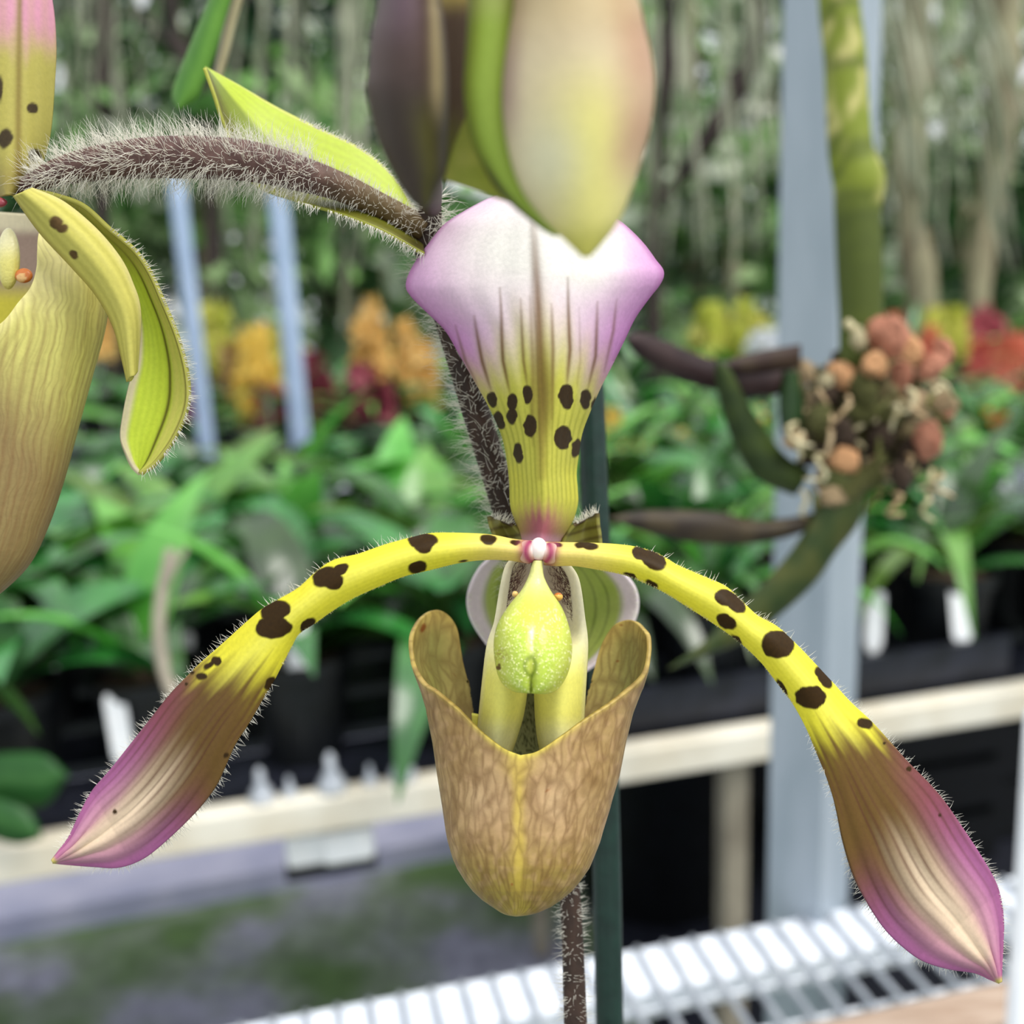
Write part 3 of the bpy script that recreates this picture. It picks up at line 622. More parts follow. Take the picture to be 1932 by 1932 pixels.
# ------------------------------------------------------------------ hanging strap leaf, upper part of the frame
def ribbon(name, Lp, Rp, dep, mat, parent, n=60, m=17, cup=0.0, colf=None, thick=.0006, dcurve=None):
    A = spline(Lp, n); B = spline(Rp, n); s = np.linspace(0, 1, m)[None, :]
    U = A[:, :1]*(1-s) + B[:, :1]*s; V = A[:, 1:2]*(1-s) + B[:, 1:2]*s
    t = np.linspace(0, 1, n)[:, None]
    D = dep + cup*(2*s-1)**2 + 0*t
    if dcurve is not None: D = D + dcurve(t, s)
    C = colf(U, V, t + 0*s, s + 0*t) if colf is not None else None
    return grid_obj(name, U, V, D, mat, parent, C, thick)
for Lp_, Rp_, dz_ in DROOP:
    ribbon('leaf', Lp_, Rp_, rd + dz_, M_BRACT, e_np, n=30, m=15, cup=.006, colf=c_gl)
hp = empty('hanging_plant', at_depth(560, -420, .25), 'green strap leaf and dry sheath hanging down above the hairy stalk', 'hanging plant')
def c_leaf(base, dark):
    def f(U, V, t, s):
        c = np.ones(U.shape + (3,))*lin(base); return mixc(c, dark, np.clip(.5 + .5*np.sin(s*3.1*2), 0, 1)*.6 + .3*vnoise(U/9, V/40))
    return f
ribbon('leaf', [(540, -420), (470, -200), (395, 0), (350, 110), (325, 180), (338, 206)], [(585, -420), (505, -200), (435, 0), (405, 100), (372, 180), (338, 206)], .25, M_BRACT, hp, cup=.002, colf=c_leaf((112, 164, 62), (60, 112, 38)))
ribbon('dry_sheath', [(590, -420), (500, -200), (436, 0), (415, 90), (402, 150)], [(610, -420), (520, -200), (456, 0), (430, 100), (412, 165)], .255, M_BRACT, hp, cup=.002, colf=c_leaf((200, 190, 150), (150, 136, 104)))
tp_ = at_depth(560, -420, .25); V, f, *_ = tube_rings(np.array([tp_, tp_ + UZ*.06, tp_ + UZ*.12]), np.array([.006, .005, .004]), 10); mesh_obj('stem', V, f, M_LEAFO, hp)

# ------------------------------------------------------------------ bark-and-moss clump with dark leaves, hanging by its cane
mo = empty('hanging_orchid', at_depth(1600, 780, .40), 'bark and moss clump with dark leaves hanging before the grey post', 'hanging orchid')
def c_cane(U, V, P):
    n = vnoise(U/10 + P[:, 0]*800, V/30); c = np.ones((len(U), 3))*lin((116, 128, 36)); c = mixc(c, (56, 68, 14), sstep(350, 420, V)*.9)  # lower length darker: light from above painted into the cane
    c = mixc(c, (190, 180, 116), sstep(.5, .8, n)*(V < 380)*.8); return mixc(c, (72, 84, 20), sstep(.62, .8, vnoise(U/6+7 + P[:, 2]*500, V/20))*.7)
tube_px('cane', [(1575, -420, .40, 34), (1580, -150, .40, 36), (1583, 0, .40, 38), (1594, 100, .40, 39), (1599, 200, .40, 40), (1606, 290, .40, 42), (1622, 345, .40, 48), (1618, 390, .40, 43), (1622, 500, .40, 43), (1624, 600, .40, 40), (1620, 700, .40, 36)], M_STEM, mo, colf=c_cane)
def c_flat(a, b, sc=30):
    def f(U, V, t, s):
        c = np.ones(U.shape + (3,))*lin(a); return mixc(c, b, np.clip(vnoise(U/sc, V/sc)*1.2 - .2, 0, 1))
    return f
ribbon('leaf', [(1180, 639), (1205, 628), (1254, 643), (1317, 670), (1354, 680), (1420, 685), (1500, 690)], [(1180, 639), (1200, 668), (1250, 700), (1300, 722), (1350, 735), (1430, 745), (1500, 740)], .36, M_BRACT, mo, cup=.003, colf=c_flat((50, 34, 36), (70, 52, 50)), dcurve=lambda t, s: .03*t)
ribbon('leaf', [(1354, 690), (1400, 672), (1450, 660), (1510, 650)], [(1354, 690), (1400, 700), (1450, 696), (1510, 690)], .37, M_BRACT, mo, cup=.002, colf=c_flat((60, 42, 40), (80, 66, 52)), dcurve=lambda t, s: .02*t)
ribbon('leaf', [(1352, 678), (1352, 720), (1365, 780), (1392, 850), (1432, 905), (1500, 935)], [(1352, 678), (1378, 700), (1404, 750), (1442, 810), (1482, 860), (1530, 890)], .36, M_BRACT, mo, cup=.004, colf=c_flat((66, 82, 40), (46, 62, 32)), dcurve=lambda t, s: .03*t)
ribbon('leaf', [(1150, 978), (1220, 964), (1350, 966), (1420, 982), (1500, 976), (1560, 960)], [(1150, 978), (1220, 1004), (1300, 1022), (1400, 1026), (1480, 1014), (1560, 985)], .36, M_BRACT, mo, cup=.003, colf=c_flat((54, 44, 36), (84, 72, 50)), dcurve=lambda t, s: .03*t)
ribbon('leaf', [(1555, 880), (1540, 960), (1500, 1030), (1450, 1090), (1390, 1150), (1330, 1210), (1262, 1262)], [(1632, 905), (1622, 980), (1578, 1040), (1540, 1095), (1480, 1152), (1400, 1210), (1262, 1262)], .38, M_BRACT, mo, cup=.004, colf=c_flat((56, 74, 34), (92, 96, 46)), dcurve=lambda t, s: .01*t)
ribbon('leaf', [(1480, 700), (1470, 760), (1478, 820), (1500, 850)], [(1505, 700), (1515, 760), (1512, 820), (1500, 850)], .385, M_BRACT, mo, cup=.003, colf=c_flat((34, 60, 30), (50, 76, 40)))
cth = np.linspace(.02, np.pi - .02, 40)[:, None]; cph = np.linspace(0, 2*np.pi, 60, endpoint=False)[None, :]
cr = 1 + .5*(vnoise(cth*7, cph*5.73) - .5) + .35*(vnoise(cth*19 + 5, cph*15.3) - .5)
CU = 1640 + 125*cr*np.sin(cth)*np.cos(cph); CV = 790 - 105*cr*np.cos(cth) + 0*cph
grid_obj('moss_ball', CU, CV, .412 - .022*cr*np.sin(cth)*np.sin(cph), M_STEM, mo, mixc(mixc(np.ones(CU.shape + (3,))*lin((92, 88, 46)), (52, 42, 26), sstep(.4, .6, vnoise(CU/14, CV/14))), (176, 158, 116), sstep(.6, .75, vnoise(CU/10 + 9, CV/12))), 0, closed=True)
CH = []
for k in range(5):
    t = np.random.default_rng(k); nV = 40; q = t.normal(size=(8, 3)); 
    th = np.linspace(0, np.pi, 6); ph = np.linspace(0, 2*np.pi, 8, endpoint=False)
    VV = np.array([[math.sin(a_)*math.cos(b_), math.sin(a_)*math.sin(b_)*.7, math.cos(a_)*.6] for a_ in th for b_ in ph]); VV *= 1 + .35*(t.random((len(VV), 1)) - .5)
    me = bpy.data.meshes.new('bark_chip'); me.from_pydata(VV.tolist(), [], grid_faces(6, 8, True).tolist()); CH.append(me)
CHM = [plain_mat('chip_' + n_, c_, .85, noise=200, col2=c2, bump=.6) for n_, c_, c2 in (('peach', (236, 182, 132), (218, 158, 110)), ('coral', (216, 150, 122), (194, 126, 100)), ('tan', (196, 172, 136), (160, 132, 96)), ('olive', (96, 98, 44), (66, 64, 30)), ('brown', (74, 56, 40), (50, 36, 26)), ('pale', (216, 208, 172), (186, 170, 128)))]
CHV = []
for i, mt in enumerate(CHM):
    me = CH[i % 5].copy(); me.materials.append(mt); CHV.append(me)
big = [(1590, 710, 26, 0), (1650, 690, 26, 0), (1590, 872, 30, 0), (1560, 720, 18, 5), (1520, 700, 18, 2), (1690, 640, 30, 1), (1750, 830, 28, 1), (1700, 710, 24, 1), (1760, 690, 22, 1), (1735, 760, 20, 2), (1500, 830, 18, 2), (1545, 790, 26, 3), (1620, 780, 28, 3), (1680, 790, 26, 3), (1590, 820, 24, 4), (1660, 830, 24, 4), (1720, 850, 26, 4), (1630, 740, 26, 3), (1560, 750, 20, 4), (1530, 860, 20, 4), (1640, 900, 24, 3), (1560, 905, 24, 2), (1700, 900, 20, 4), (1780, 760, 20, 2), (1660, 630, 24, 1), (1720, 660, 22, 0), (1620, 640, 16, 5), (1780, 660, 18, 1), (1610, 910, 34, 3), (1580, 940, 26, 2)]
for (u, v, r, ci) in big:
    p = at_depth(u, v, .388 + random.uniform(-.008, .006)) - origin(mo)
    s = r*.40/F
    child('bark_chip', CHV[ci], mo, p, (random.random()*6, random.random()*6, random.random()*6), s*1.45)
for i in range(95):
    a_ = random.random()*6.28; rr = math.sqrt(random.random())
    u = 1640 + 150*rr*math.cos(a_); v = 775 + 140*rr*math.sin(a_); p = at_depth(u, v, .390 + random.uniform(-.006, .012) + .02*rr) - origin(mo)
    child('bark_chip', CHV[random.choice((2, 3, 4, 4, 3, 5, 1, 3))], mo, p, (random.random()*6, random.random()*6, random.random()*6), random.uniform(12, 24)*.40/F)
for i in range(34):
    u = random.uniform(1500, 1800); v = random.uniform(680, 930); dcam = .385 + random.uniform(-.015, .015)
    q = np.array([[u, v, dcam, 4], [u + random.uniform(-20, 20), v + random.uniform(0, 25), dcam - .003, 5], [u + random.uniform(-20, 20), v + random.uniform(25, 45), dcam - .002, 4], [u + random.uniform(-40, 40), v + random.uniform(30, 60), dcam, 3]])
    o, *_ = tube_px('curled_root', q, random.choice((CHM[5], CHM[2], CHM[3])), mo, n=10, seg=6)
tube_px('dry_stub', [(1598, 608, .385, 8), (1630, 640, .39, 9), (1668, 665, .40, 10)], CHM[5], mo, n=12, seg=10)

# ================================================================== THE ORCHID
D0 = .160
base_w = at_depth(1088, 1960, .178)
pot_top = np.array([base_w[0] + .004, base_w[1] + .01, .90])
plant = empty('slipper_orchid', np.array([pot_top[0], pot_top[1], BENCH_Z + .012]), 'slipper orchid with spotted yellow petals purple at the tips, cropped second bloom and bud', 'orchid')
# --- pot and leaves below the frame
V, f = lathe([(.045, 0), (.06, .10), (.066, .101), (.066, .115), (.062, .115), (.058, .102)], 28); mesh_obj('pot', V + origin(plant), f, M_POT, plant)
V, f = lathe([(.0585, .096), (.03, .103), (.001, .105)], 28); mesh_obj('soil', V + origin(plant), f, M_SOIL, plant)
for az, up, s in ((.3, .25, .8), (2.2, .2, .85), (4.0, .3, .8), (5.2, .15, .75)):
    child('leaf', BROAD[2], plant, (0, 0, .10), (0, -up, az), s)

def stem_col(U, V, P):
    n = vnoise(P[:, 0]*900, P[:, 2]*300 + P[:, 1]*500); c = np.ones((len(U), 3))*lin((40, 28, 22)); return mixc(c, (70, 50, 40), n*.7)
def tube_hairs(name, parent, C, R, N, B, T, count, lmin, lmax, rad, mat, along=.25, curl=.5, i0=0, i1=None, bend=None):
    i1 = (len(C)-1) if i1 is None else i1
    idx = RNG.uniform(i0, i1 - 1e-3, count); i = idx.astype(int); fr = (idx - i)[:, None]
    a = RNG.random(count)*2*np.pi
    c = C[i]*(1-fr) + C[i+1]*fr; r = (R[i] + (R[i+1]-R[i])*fr[:, 0])[:, None]
    nn = np.cos(a)[:, None]*N[i] + np.sin(a)[:, None]*B[i]
    dr = nn + T[i]*along + RNG.normal(size=(count, 3))*.22
    return hair_mesh(name, c + nn*r*.97, dr, RNG.uniform(lmin, lmax, count), rad, mat, parent, curl, bend)
PX = D0/F      # one photo pixel at the flower, in metres
# --- stem: pot -> behind the pouch -> up to the bud node
down = [tuple()]; 
st_px = [(1086, 1932, .178, 22), (1076, 1700, .180, 20), (1050, 1450, .182, 21), (1015, 1180, .182, 24), (955, 960, .180, 27), (905, 800, .178, 26), (855, 640, .176, 24), (815, 500, .173, 26), (806, 440, .172, 28), (812, 395, .170, 22), (818, 372, .168, 14)]
q = spline(st_px, 150); Cw = to_world(q[:, 0], q[:, 1], q[:, 2]); Rw = q[:, 3]*q[:, 2]/F
low = np.array([origin(plant) + [0, 0, .10] + (Cw[0] - origin(plant) - [0, 0, .10])*t + np.array([0, .012, 0])*math.sin(t*3.14) for t in np.linspace(0, .96, 24)])
Cs = np.vstack([low, Cw]); Rs = np.concatenate([np.full(24, Rw[0]), Rw])
Vv, f, N_, B_, T_ = tube_rings(Cs, Rs, 20)
stem = mesh_obj('stem', Vv, f, M_STEM, plant, cols=stem_col(np.zeros(len(Vv)), np.zeros(len(Vv)), Vv))
UPHAIR = cam_vec(-.5, .25, .1)
tube_hairs('stem_hair', stem, Cs, Rs, N_, B_, T_, 1900, 26*PX, 66*PX, .7*PX, M_HAIR, .3, .8, 24 + 70, 24 + 149)
tube_hairs('stem_hair', stem, Cs, Rs, N_, B_, T_, 800, 12*PX, 30*PX, .65*PX, M_HAIR, .1, .5, 14, 24 + 40)

# --- bract of the cropped flower, green boat
def c_bract(U, V, t, s):
    c = np.ones(U.shape + (3,))*lin((188, 206, 58)); c = mixc(c, (112, 128, 32), sstep(.36, .5, s)*.85); c = mixc(c, (92, 84, 26), sstep(.62, .95, s)*.8)
    c = mixc(c, (228, 226, 130), (1 - sstep(.0, .05, s))*.9); c = mixc(c, (150, 150, 60), (.5+.5*np.sin(s*60))*.18)
    c = mixc(c, (84, 66, 34), sstep(.85, 1.0, t)*.5)
    return mixc(c, (206, 208, 90), (1 - sstep(0, .02, 1-s))*.8)
br = ribbon('bract', [(386, 128), (450, 163), (520, 203), (600, 243), (680, 282), (740, 332), (784, 398)], [(386, 128), (404, 180), (424, 240), (470, 340), (560, 380), (640, 404), (720, 436), (800, 480)], .170, M_BRACT, plant, n=120, m=60, colf=c_bract, dcurve=lambda t, s: .014 - .008*s*(1 - t*.3) - .004*np.sin(np.pi*s)*0 - .013*sstep(.45, 1, s)*sstep(.3, .85, t))
# --- hairy ovary of the cropped flower
def c_ov(U, V, P):
    n = vnoise(P[:, 0]*1200, P[:, 2]*1200 + P[:, 1]*600); c = np.ones((len(U), 3))*lin((72, 48, 46)); c = mixc(c, (120, 92, 84), n*.6); return mixc(c, (88, 74, 30), sstep(560, 720, U)*.7)
ov_pts = [(30, 362, .166, 12), (60, 346, .165, 18), (120, 322, .164, 26), (200, 306, .163, 33), (300, 297, .162, 38), (400, 298, .162, 39), (480, 306, .163, 37), (560, 326, .165, 33), (640, 352, .167, 27), (720, 390, .169, 24), (800, 432, .171, 24)]
ovary, C_, R_, N_, B_, T_ = tube_px('ovary', ov_pts, M_STEM, plant, n=120, seg=28, colf=c_ov)
tube_hairs('ovary_hair', ovary, C_, R_, N_, B_, T_, 3000, 24*PX, 62*PX, .62*PX, M_HAIR, -.2, .7, 4, 84)
tube_hairs('ovary_hair', ovary, C_, R_, N_, B_, T_, 700, 10*PX, 30*PX, .6*PX, M_HAIR, -.2, .5, 84, 116)
# bract-edge hairs
def edge_hairs(name, parent, pts, dep, count, lmin, lmax, rad, mat, outward, spread=.35, curl=.4, jit=1.0):
    q = spline(pts, 400); i = RNG.integers(1, 399, count); p = q[i]; tg = q[np.minimum(i+1, 399)] - q[i-1]; tg /= np.linalg.norm(tg, axis=1)[:, None] + 1e-9
    nr = np.stack([tg[:, 1], -tg[:, 0]], 1)*outward
    dd = dep(p, i/399.) if callable(dep) else np.full(count, dep)
    roots = to_world(p[:, 0] - nr[:, 0]*1.0, p[:, 1] - nr[:, 1]*1.0, dd)
    dr = cam_vec(nr[:, 0], -nr[:, 1], RNG.normal(size=count)*spread) + RNG.normal(size=(count, 3))*spread*.8 + cam_vec(tg[:, 0], -tg[:, 1], 0*tg[:, 0])*.2
    return hair_mesh(name, roots, dr, RNG.uniform(lmin, lmax, count), rad, mat, parent, curl)
edge_hairs('bract_hair', br, [(560, 380), (640, 404), (720, 436), (800, 480)], .160, 160, 10*PX, 26*PX, 0.75*PX, M_HAIR, -1)
edge_hairs('bract_hair', br, [(560, 224), (600, 243), (680, 282), (740, 332), (784, 398)], .171, 170, 8*PX, 20*PX, 0.75*PX, M_HAIR, 1)

# ------------------------------------------------------------ main flower
flower = empty('flower', at_depth(1016, 1035, D0), parent=plant); flower['label'] = 'open slipper flower facing the camera with spotted yellow petals'
# dorsal sepal
DL = [(988, 1024), (979, 992), (967, 955), (965, 913), (961, 874), (953, 831), (940, 796), (921, 757), (897, 715), (870, 668), (843, 622), (808, 587), (777, 556), (769, 536), (781, 505), (808, 466), (839, 428), (874, 404), (917, 381), (955, 366), (1005, 358)]
DR = [(1054, 1020), (1074, 990), (1086, 952), (1086, 924), (1084, 893), (1088, 858), (1095, 816), (1111, 773), (1130, 730), (1150, 691), (1173, 645), (1196, 598), (1223, 560), (1244, 533), (1249, 513), (1235, 493), (1212, 462), (1181, 431), (1157, 414), (1105, 385), (1005, 358)]
def c_dorsal(U, V, t, s):
    cx = 1018 - (800 - V)*.02; ax = np.abs(U - cx); ed = np.abs(2*s - 1)
    c = np.ones(U.shape + (3,))*lin((238, 214, 228))
    c = mixc(c, (208, 148, 202), sstep(.35, .98, ed)*.85 + .25*sstep(430, 640, V)*sstep(.2, .6, ed))
    wm = np.exp(-((U - 985)/150)**2 - ((V - 470)/105)**2) + .9*np.exp(-((U - 1110)/55)**2 - ((V - 480)/60)**2); c = mixc(c, (240, 236, 230), np.clip(wm*1.1, 0, 1))
    c = mixc(c, (168, 96, 158), sstep(.93, 1.0, ed)*.7*(V < 680))
    yb = 600 + 1.0*np.maximum(ax - 25, 0); ym = sstep(yb - 80, yb + 130, V + 14*np.sin(s*50)); c = mixc(c, (206, 202, 84), np.clip(ym, 0, 1))
    c = mixc(c, (222, 216, 80), sstep(860, 900, V)*(1 - sstep(940, 990, V))*sstep(.3, .9, ed)*.8)
    c = mixc(c, (150, 150, 44), sstep(720, 800, V)*(1 - sstep(930, 970, V))*(.5 + .5*np.sin(s*2*np.pi*15))**2*.45)
    for pts, w0_, al in [([(1006, 425), (1012, 520), (1017, 622), (1022, 760), (1022, 900)], 9, .85), ([(944, 545), (952, 680), (965, 740)], 3.6, .85), ([(897, 596), (913, 680), (930, 735)], 3.6, .85), ([(983, 565), (990, 680), (998, 730)], 3.2, .7), ([(862, 612), (882, 680), (905, 725)], 3, .6), ([(1039, 575), (1041, 660), (1038, 790)], 3.6, .7), ([(1070, 525), (1073, 660), (1066, 725)], 3.6, .85), ([(1125, 570), (1120, 672), (1106, 730)], 3.4, .8), ([(1160, 565), (1154, 622), (1136, 700)], 3, .6), ([(1090, 580), (1092, 680), (1085, 730)], 2.5, .3), ([(1000, 560), (1006, 700), (1008, 840)], 4, .5)]:
        dd, tt = linedist(U, V, pts); env = np.sin(np.pi*np.clip(tt*.88 + .06, 0, 1))**.6
        c = mixc(c, (112, 74, 30), np.exp(-(dd/(w0_*(.55 + .6*env)))**2)*al*env)
    dd, tt = linedist(U, V, [(1020, 640), (1026, 730), (1028, 830)]); c = mixc(c, (104, 84, 26), np.exp(-(dd/17)**2)*.75*np.sin(np.pi*np.clip(tt*.9+.05, 0, 1)))
    c = spots(c, U, V, [(932, 752, 10, 15, -15), (998, 744, 10, 18, 0), (970, 757, 11, 16, 0), (969, 783, 10, 17, 0), (946, 792, 10, 18, -20), (1003, 803, 12, 21, 0), (982, 854, 9.5, 19, -4), (1065, 748, 14, 24, 0), (1101, 752, 9.5, 20, 3), (1059, 824, 16, 23, 5), (1083, 845, 9, 19, 12), (1116, 760, 4, 12, 10)], (54, 36, 8))
    mg = np.exp(-((U - 1020)/(22 + .35*np.maximum(V - 930, 0)))**2)*sstep(930, 985, V + 16*np.sin(s*60)*.4); c = mixc(c, (158, 66, 104), np.clip(mg, 0, 1)*.9)
    c = mixc(c, (236, 180, 204), sstep(1000, 1022, V)*.7)
    return c
def d_dorsal(t, s):
    e_ = np.abs(2*s - 1)
    return .006*e_**2*(1 - .4*t) + .004*e_**4 + .010*(1 - t)**2*0 - .004*np.sin(np.pi*t) + .00010*np.cos(s*2*np.pi*8)*np.sin(np.pi*t) - .0015*(1 - e_)**2
A = spline(DL, 320); Bv = spline(DR, 320)
def dual(name, Lp, Rp, dep, mat, parent, n, m, colf, dcurve, thick=.0007):
    return ribbon(name, Lp, Rp, dep, mat, parent, n, m, 0.0, colf, thick, dcurve)
dors = dual('dorsal_sepal', DL, DR, D0 + .002, M_DORSAL, flower, 330, 220, c_dorsal, d_dorsal)
for pts, sgn in ((DL[2:-2], 1), (DR[2:-2], -1)):
    edge_hairs('sepal_hair', dors, pts, D0 + .010, 420, 3*PX, 9*PX, .8*PX, M_HAIR, -sgn)

# lateral petals
PLU = [(1010, 1024), (970, 1021), (922, 1012), (858, 1009), (810, 1010), (771, 1019), (727, 1031), (678, 1048), (630, 1060), (596, 1084), (566, 1111), (532, 1131), (498, 1150), (469, 1174), (420, 1218), (381, 1252), (352, 1281), (323, 1311), (289, 1354), (250, 1403), (211, 1452), (177, 1491), (155, 1530), (133, 1578), (112, 1608), (100, 1625)]
PLL = [(1000, 1060), (956, 1053), (907, 1053), (858, 1060), (810, 1072), (761, 1084), (712, 1104), (664, 1126), (625, 1150), (591, 1174), (561, 1194), (547, 1218), (530, 1252), (513, 1286), (493, 1320), (469, 1364), (445, 1403), (425, 1447), (406, 1486), (372, 1530), (323, 1578), (274, 1617), (226, 1634), (177, 1632), (130, 1628), (100, 1625)]
PRU = [(1026, 1026), (1069, 1027), (1118, 1028), (1168, 1031), (1207, 1037), (1242, 1049), (1276, 1069), (1315, 1086), (1365, 1108), (1394, 1133), (1424, 1162), (1463, 1184), (1498, 1216), (1532, 1251), (1567, 1288), (1601, 1325), (1641, 1362), (1675, 1399), (1710, 1438), (1749, 1477), (1779, 1512), (1813, 1561), (1843, 1606), (1872, 1655), (1885, 1690), (1891, 1734), (1890, 1778), (1887, 1827), (1886, 1852)]
PRL = [(1026, 1062), (1049, 1064), (1084, 1064), (1128, 1071), (1178, 1081), (1217, 1096), (1256, 1115), (1296, 1140), (1335, 1165), (1375, 1192), (1404, 1214), (1439, 1248), (1468, 1285), (1498, 1325), (1522, 1369), (1540, 1413), (1562, 1472), (1577, 1527), (1591, 1591), (1611, 1655), (1636, 1704), (1665, 1748), (1700, 1783), (1739, 1810), (1788, 1825), (1838, 1832), (1867, 1844), (1886, 1852)]
SPL = [(806, 1022, 20, 12, 0), (788, 1024, 19, 13, 10), (799, 1032, 17, 11, -12), (786, 1067, 18, 10, -15), (921, 1021, 16, 8.5, 4), (971, 1027, 10, 4.5, 6), (873, 1054, 8, 2.2, -8), (616, 1091, 26, 17, -25), (642, 1078, 18, 10, -30), (632, 1098, 18, 13, -20), (522, 1154, 29, 18, -20), (517, 1184, 33, 21, -8), (579, 1175, 18, 9, -42), (412, 1248, 10, 9, 0), (398, 1257, 12, 6, -30), (383, 1277, 10, 8, 0), (367, 1270, 4, 4, 0), (355, 1291, 3, 3, 0), (507, 1288, 8, 14, 25), (429, 1424, 4, 5, 20), (219, 1531, 3, 5, 30)]
SPR = [(1054, 1031, 9, 4.2, 2), (1096, 1032, 12, 6.5, 2), (1112, 1034, 17, 7, 6), (1208, 1047, 18, 11, 15), (1232, 1059, 26, 15, 32), (1190, 1084, 14, 6, 22), (1231, 1099, 12, 6, 28), (1368, 1129, 22, 14, 22), (1386, 1142, 22, 12, 42), (1371, 1170, 21, 12, 35), (1393, 1203, 14, 5, 42), (1466, 1216, 31, 24, 22), (1550, 1280, 24, 11, 52), (1529, 1314, 27, 21, 15), (1478, 1296, 20, 6, 60), (1628, 1366, 16, 9.5, 12), (1665, 1403, 3.5, 3, 0), (1712, 1451, 6, 6, 0), (1770, 1537, 3, 3, 0)]
def c_petal(sp, cen):
    def f(U, V, t, s):
        w_ = np.abs(2*s - 1)
        c = np.ones(U.shape + (3,))*lin((240, 230, 66))
        c = mixc(c, (244, 238, 110), .6*np.exp(-((s - .45)/.2)**2))
        c = mixc(c, (236, 208, 140), (1 - sstep(.02, .16, t))*.75)
        jag = .03*(vnoise(s*26, t*4) - .5) + .008*np.sin(s*40)
        b = sstep(cen[0], cen[1], V + jag*900 + 8*np.sin(s*31)); c = mixc(c, (100, 70, 40), b*.97)
        g = sstep(.62, .76, t + np.where(s < .5, .06*w_**1.5, -.05*w_) + jag*.5)
        ecol = mixc(np.ones(U.shape + (3,))*lin((134, 74, 84)), (164, 96, 144), sstep(.68, .84, t))
        side = sstep(.30, .9, w_ + .12*(s < .5)); c = c*(1 - (g*side)[..., None]) + ecol*(g*side)[..., None]
        cm = sstep(.66, .84, t + jag)*np.exp(-((s - .50)/(.11 + .09*t))**2); c = mixc(c, (246, 222, 192), cm*.97)
        pk = sstep(.74, .92, t)*np.exp(-((w_ - .52)/.25)**2); c = mixc(c, (224, 164, 188), pk*.6)
        lines = (.5 + .5*np.sin(s*2*np.pi*13 + 1.2*np.sin(t*30)))**3*vnoise(s*14, t*9); c = mixc(c, (92, 56, 42), lines*sstep(.52, .62, t)*(1 - .8*sstep(.74, .92, t))*.8)
        ly = (.5 + .5*np.sin(s*2*np.pi*10)); c = mixc(c, (214, 204, 40), ly*.16*(1 - sstep(.5, .6, t)))
        c = mixc(c, (188, 110, 150), sstep(.93, .985, t)*.7); c = mixc(c, (206, 190, 110), sstep(.988, .998, t))
        c = spots(c, U, V, sp, (54, 36, 8))
        r = np.hypot(U - 1016, V - 1040); c = mixc(c, (158, 66, 104), np.exp(-((r - 30)/11)**2)*.8); c = mixc(c, (250, 236, 236), (1 - sstep(12, 24, r)))
        return c
    return f
def d_petal(t, s):
    w_ = 2*s - 1
    return .005*t - .012*np.sin(np.pi*np.clip(t*1.15, 0, 1))*.5 + .0022*w_**2*(1 - .3*t) - .0005*np.cos(s*np.pi*10)*sstep(.5, .8, t)*.4 + .0025*np.sin(t*7)*w_*sstep(.3, .6, t)
pl = dual('petal', PLU, PLL, D0 - .002, M_PETAL, flower, 520, 90, c_petal(SPL, (1228, 1318)), d_petal); pl['label'] = 'spotted petal whose purple tip reaches over the grey path'
pr = dual('petal', PRU, PRL, D0 - .002, M_PETAL, flower, 560, 90, c_petal(SPR, (1345, 1430)), d_petal); pr['label'] = 'spotted petal whose purple tip hangs above the wire mesh'
def dp(p, k): return D0 - .002 + d_petal(k, 0.02)
for pr_, up_, lo_, sg in ((pl, PLU, PLL, 1), (pr, PRU, PRL, -1)):
    n_ = len(up_); h_ = n_//2
    edge_hairs('petal_hair', pr_, up_[3:h_], lambda p, k: D0 - .002 + d_petal(.1 + .4*k, 0.02), 520, 3*PX, 9*PX, .8*PX, M_HAIRY, -sg)
    edge_hairs('petal_hair', pr_, lo_[3:h_], lambda p, k: D0 - .002 + d_petal(.1 + .4*k, 0.98), 460, 3*PX, 9*PX, .8*PX, M_HAIRY, sg)
    edge_hairs('petal_hair', pr_, up_[4:h_], lambda p, k: D0 - .002 + d_petal(.15 + .35*k, 0.02), 40, 12*PX, 26*PX, .9*PX, M_HAIR, -sg, .2)
    edge_hairs('petal_hair', pr_, up_[h_:-1], lambda p, k: D0 - .002 + d_petal(.5 + .5*k, 0.02), 240, 8*PX, 24*PX, .6*PX, M_HAIR, -sg, .3)
    edge_hairs('petal_hair', pr_, lo_[h_:-1], lambda p, k: D0 - .002 + d_petal(.5 + .5*k, 0.98), 230, 7*PX, 22*PX, .6*PX, M_HAIR, sg, .3)

# pouch: a cup whose rim rises into two side lobes
YS = [1724.6, 1722, 1717, 1707, 1694, 1678, 1660, 1636, 1620, 1587, 1566, 1524, 1512, 1462, 1400, 1346, 1338, 1304, 1296, 1267, 1250, 1225, 1213, 1120]
XLy = {1724.6: 974, 1722: 956, 1717: 946, 1707: 931, 1694: 912, 1678: 895, 1660: 881, 1636: 866, 1620: 859, 1587: 849, 1566: 845, 1524: 839, 1512: 837, 1462: 829, 1400: 820, 1346: 809, 1338: 808, 1304: 798, 1296: 795, 1267: 784, 1250: 779, 1225: 775.5, 1213: 775, 1120: 775}
XRy = {1724.6: 974, 1722: 998, 1717: 1015, 1707: 1037, 1694: 1057, 1678: 1076, 1660: 1091, 1636: 1108, 1620: 1115, 1587: 1128, 1566: 1134, 1524: 1147, 1512: 1150, 1462: 1165, 1400: 1177, 1346: 1190, 1338: 1193, 1304: 1206, 1296: 1210, 1267: 1219, 1250: 1222, 1225: 1225, 1213: 1225, 1120: 1225}
ya = np.array(sorted(YS)); xl = np.array([XLy[y] for y in ya]); xr = np.array([XRy[y] for y in ya])
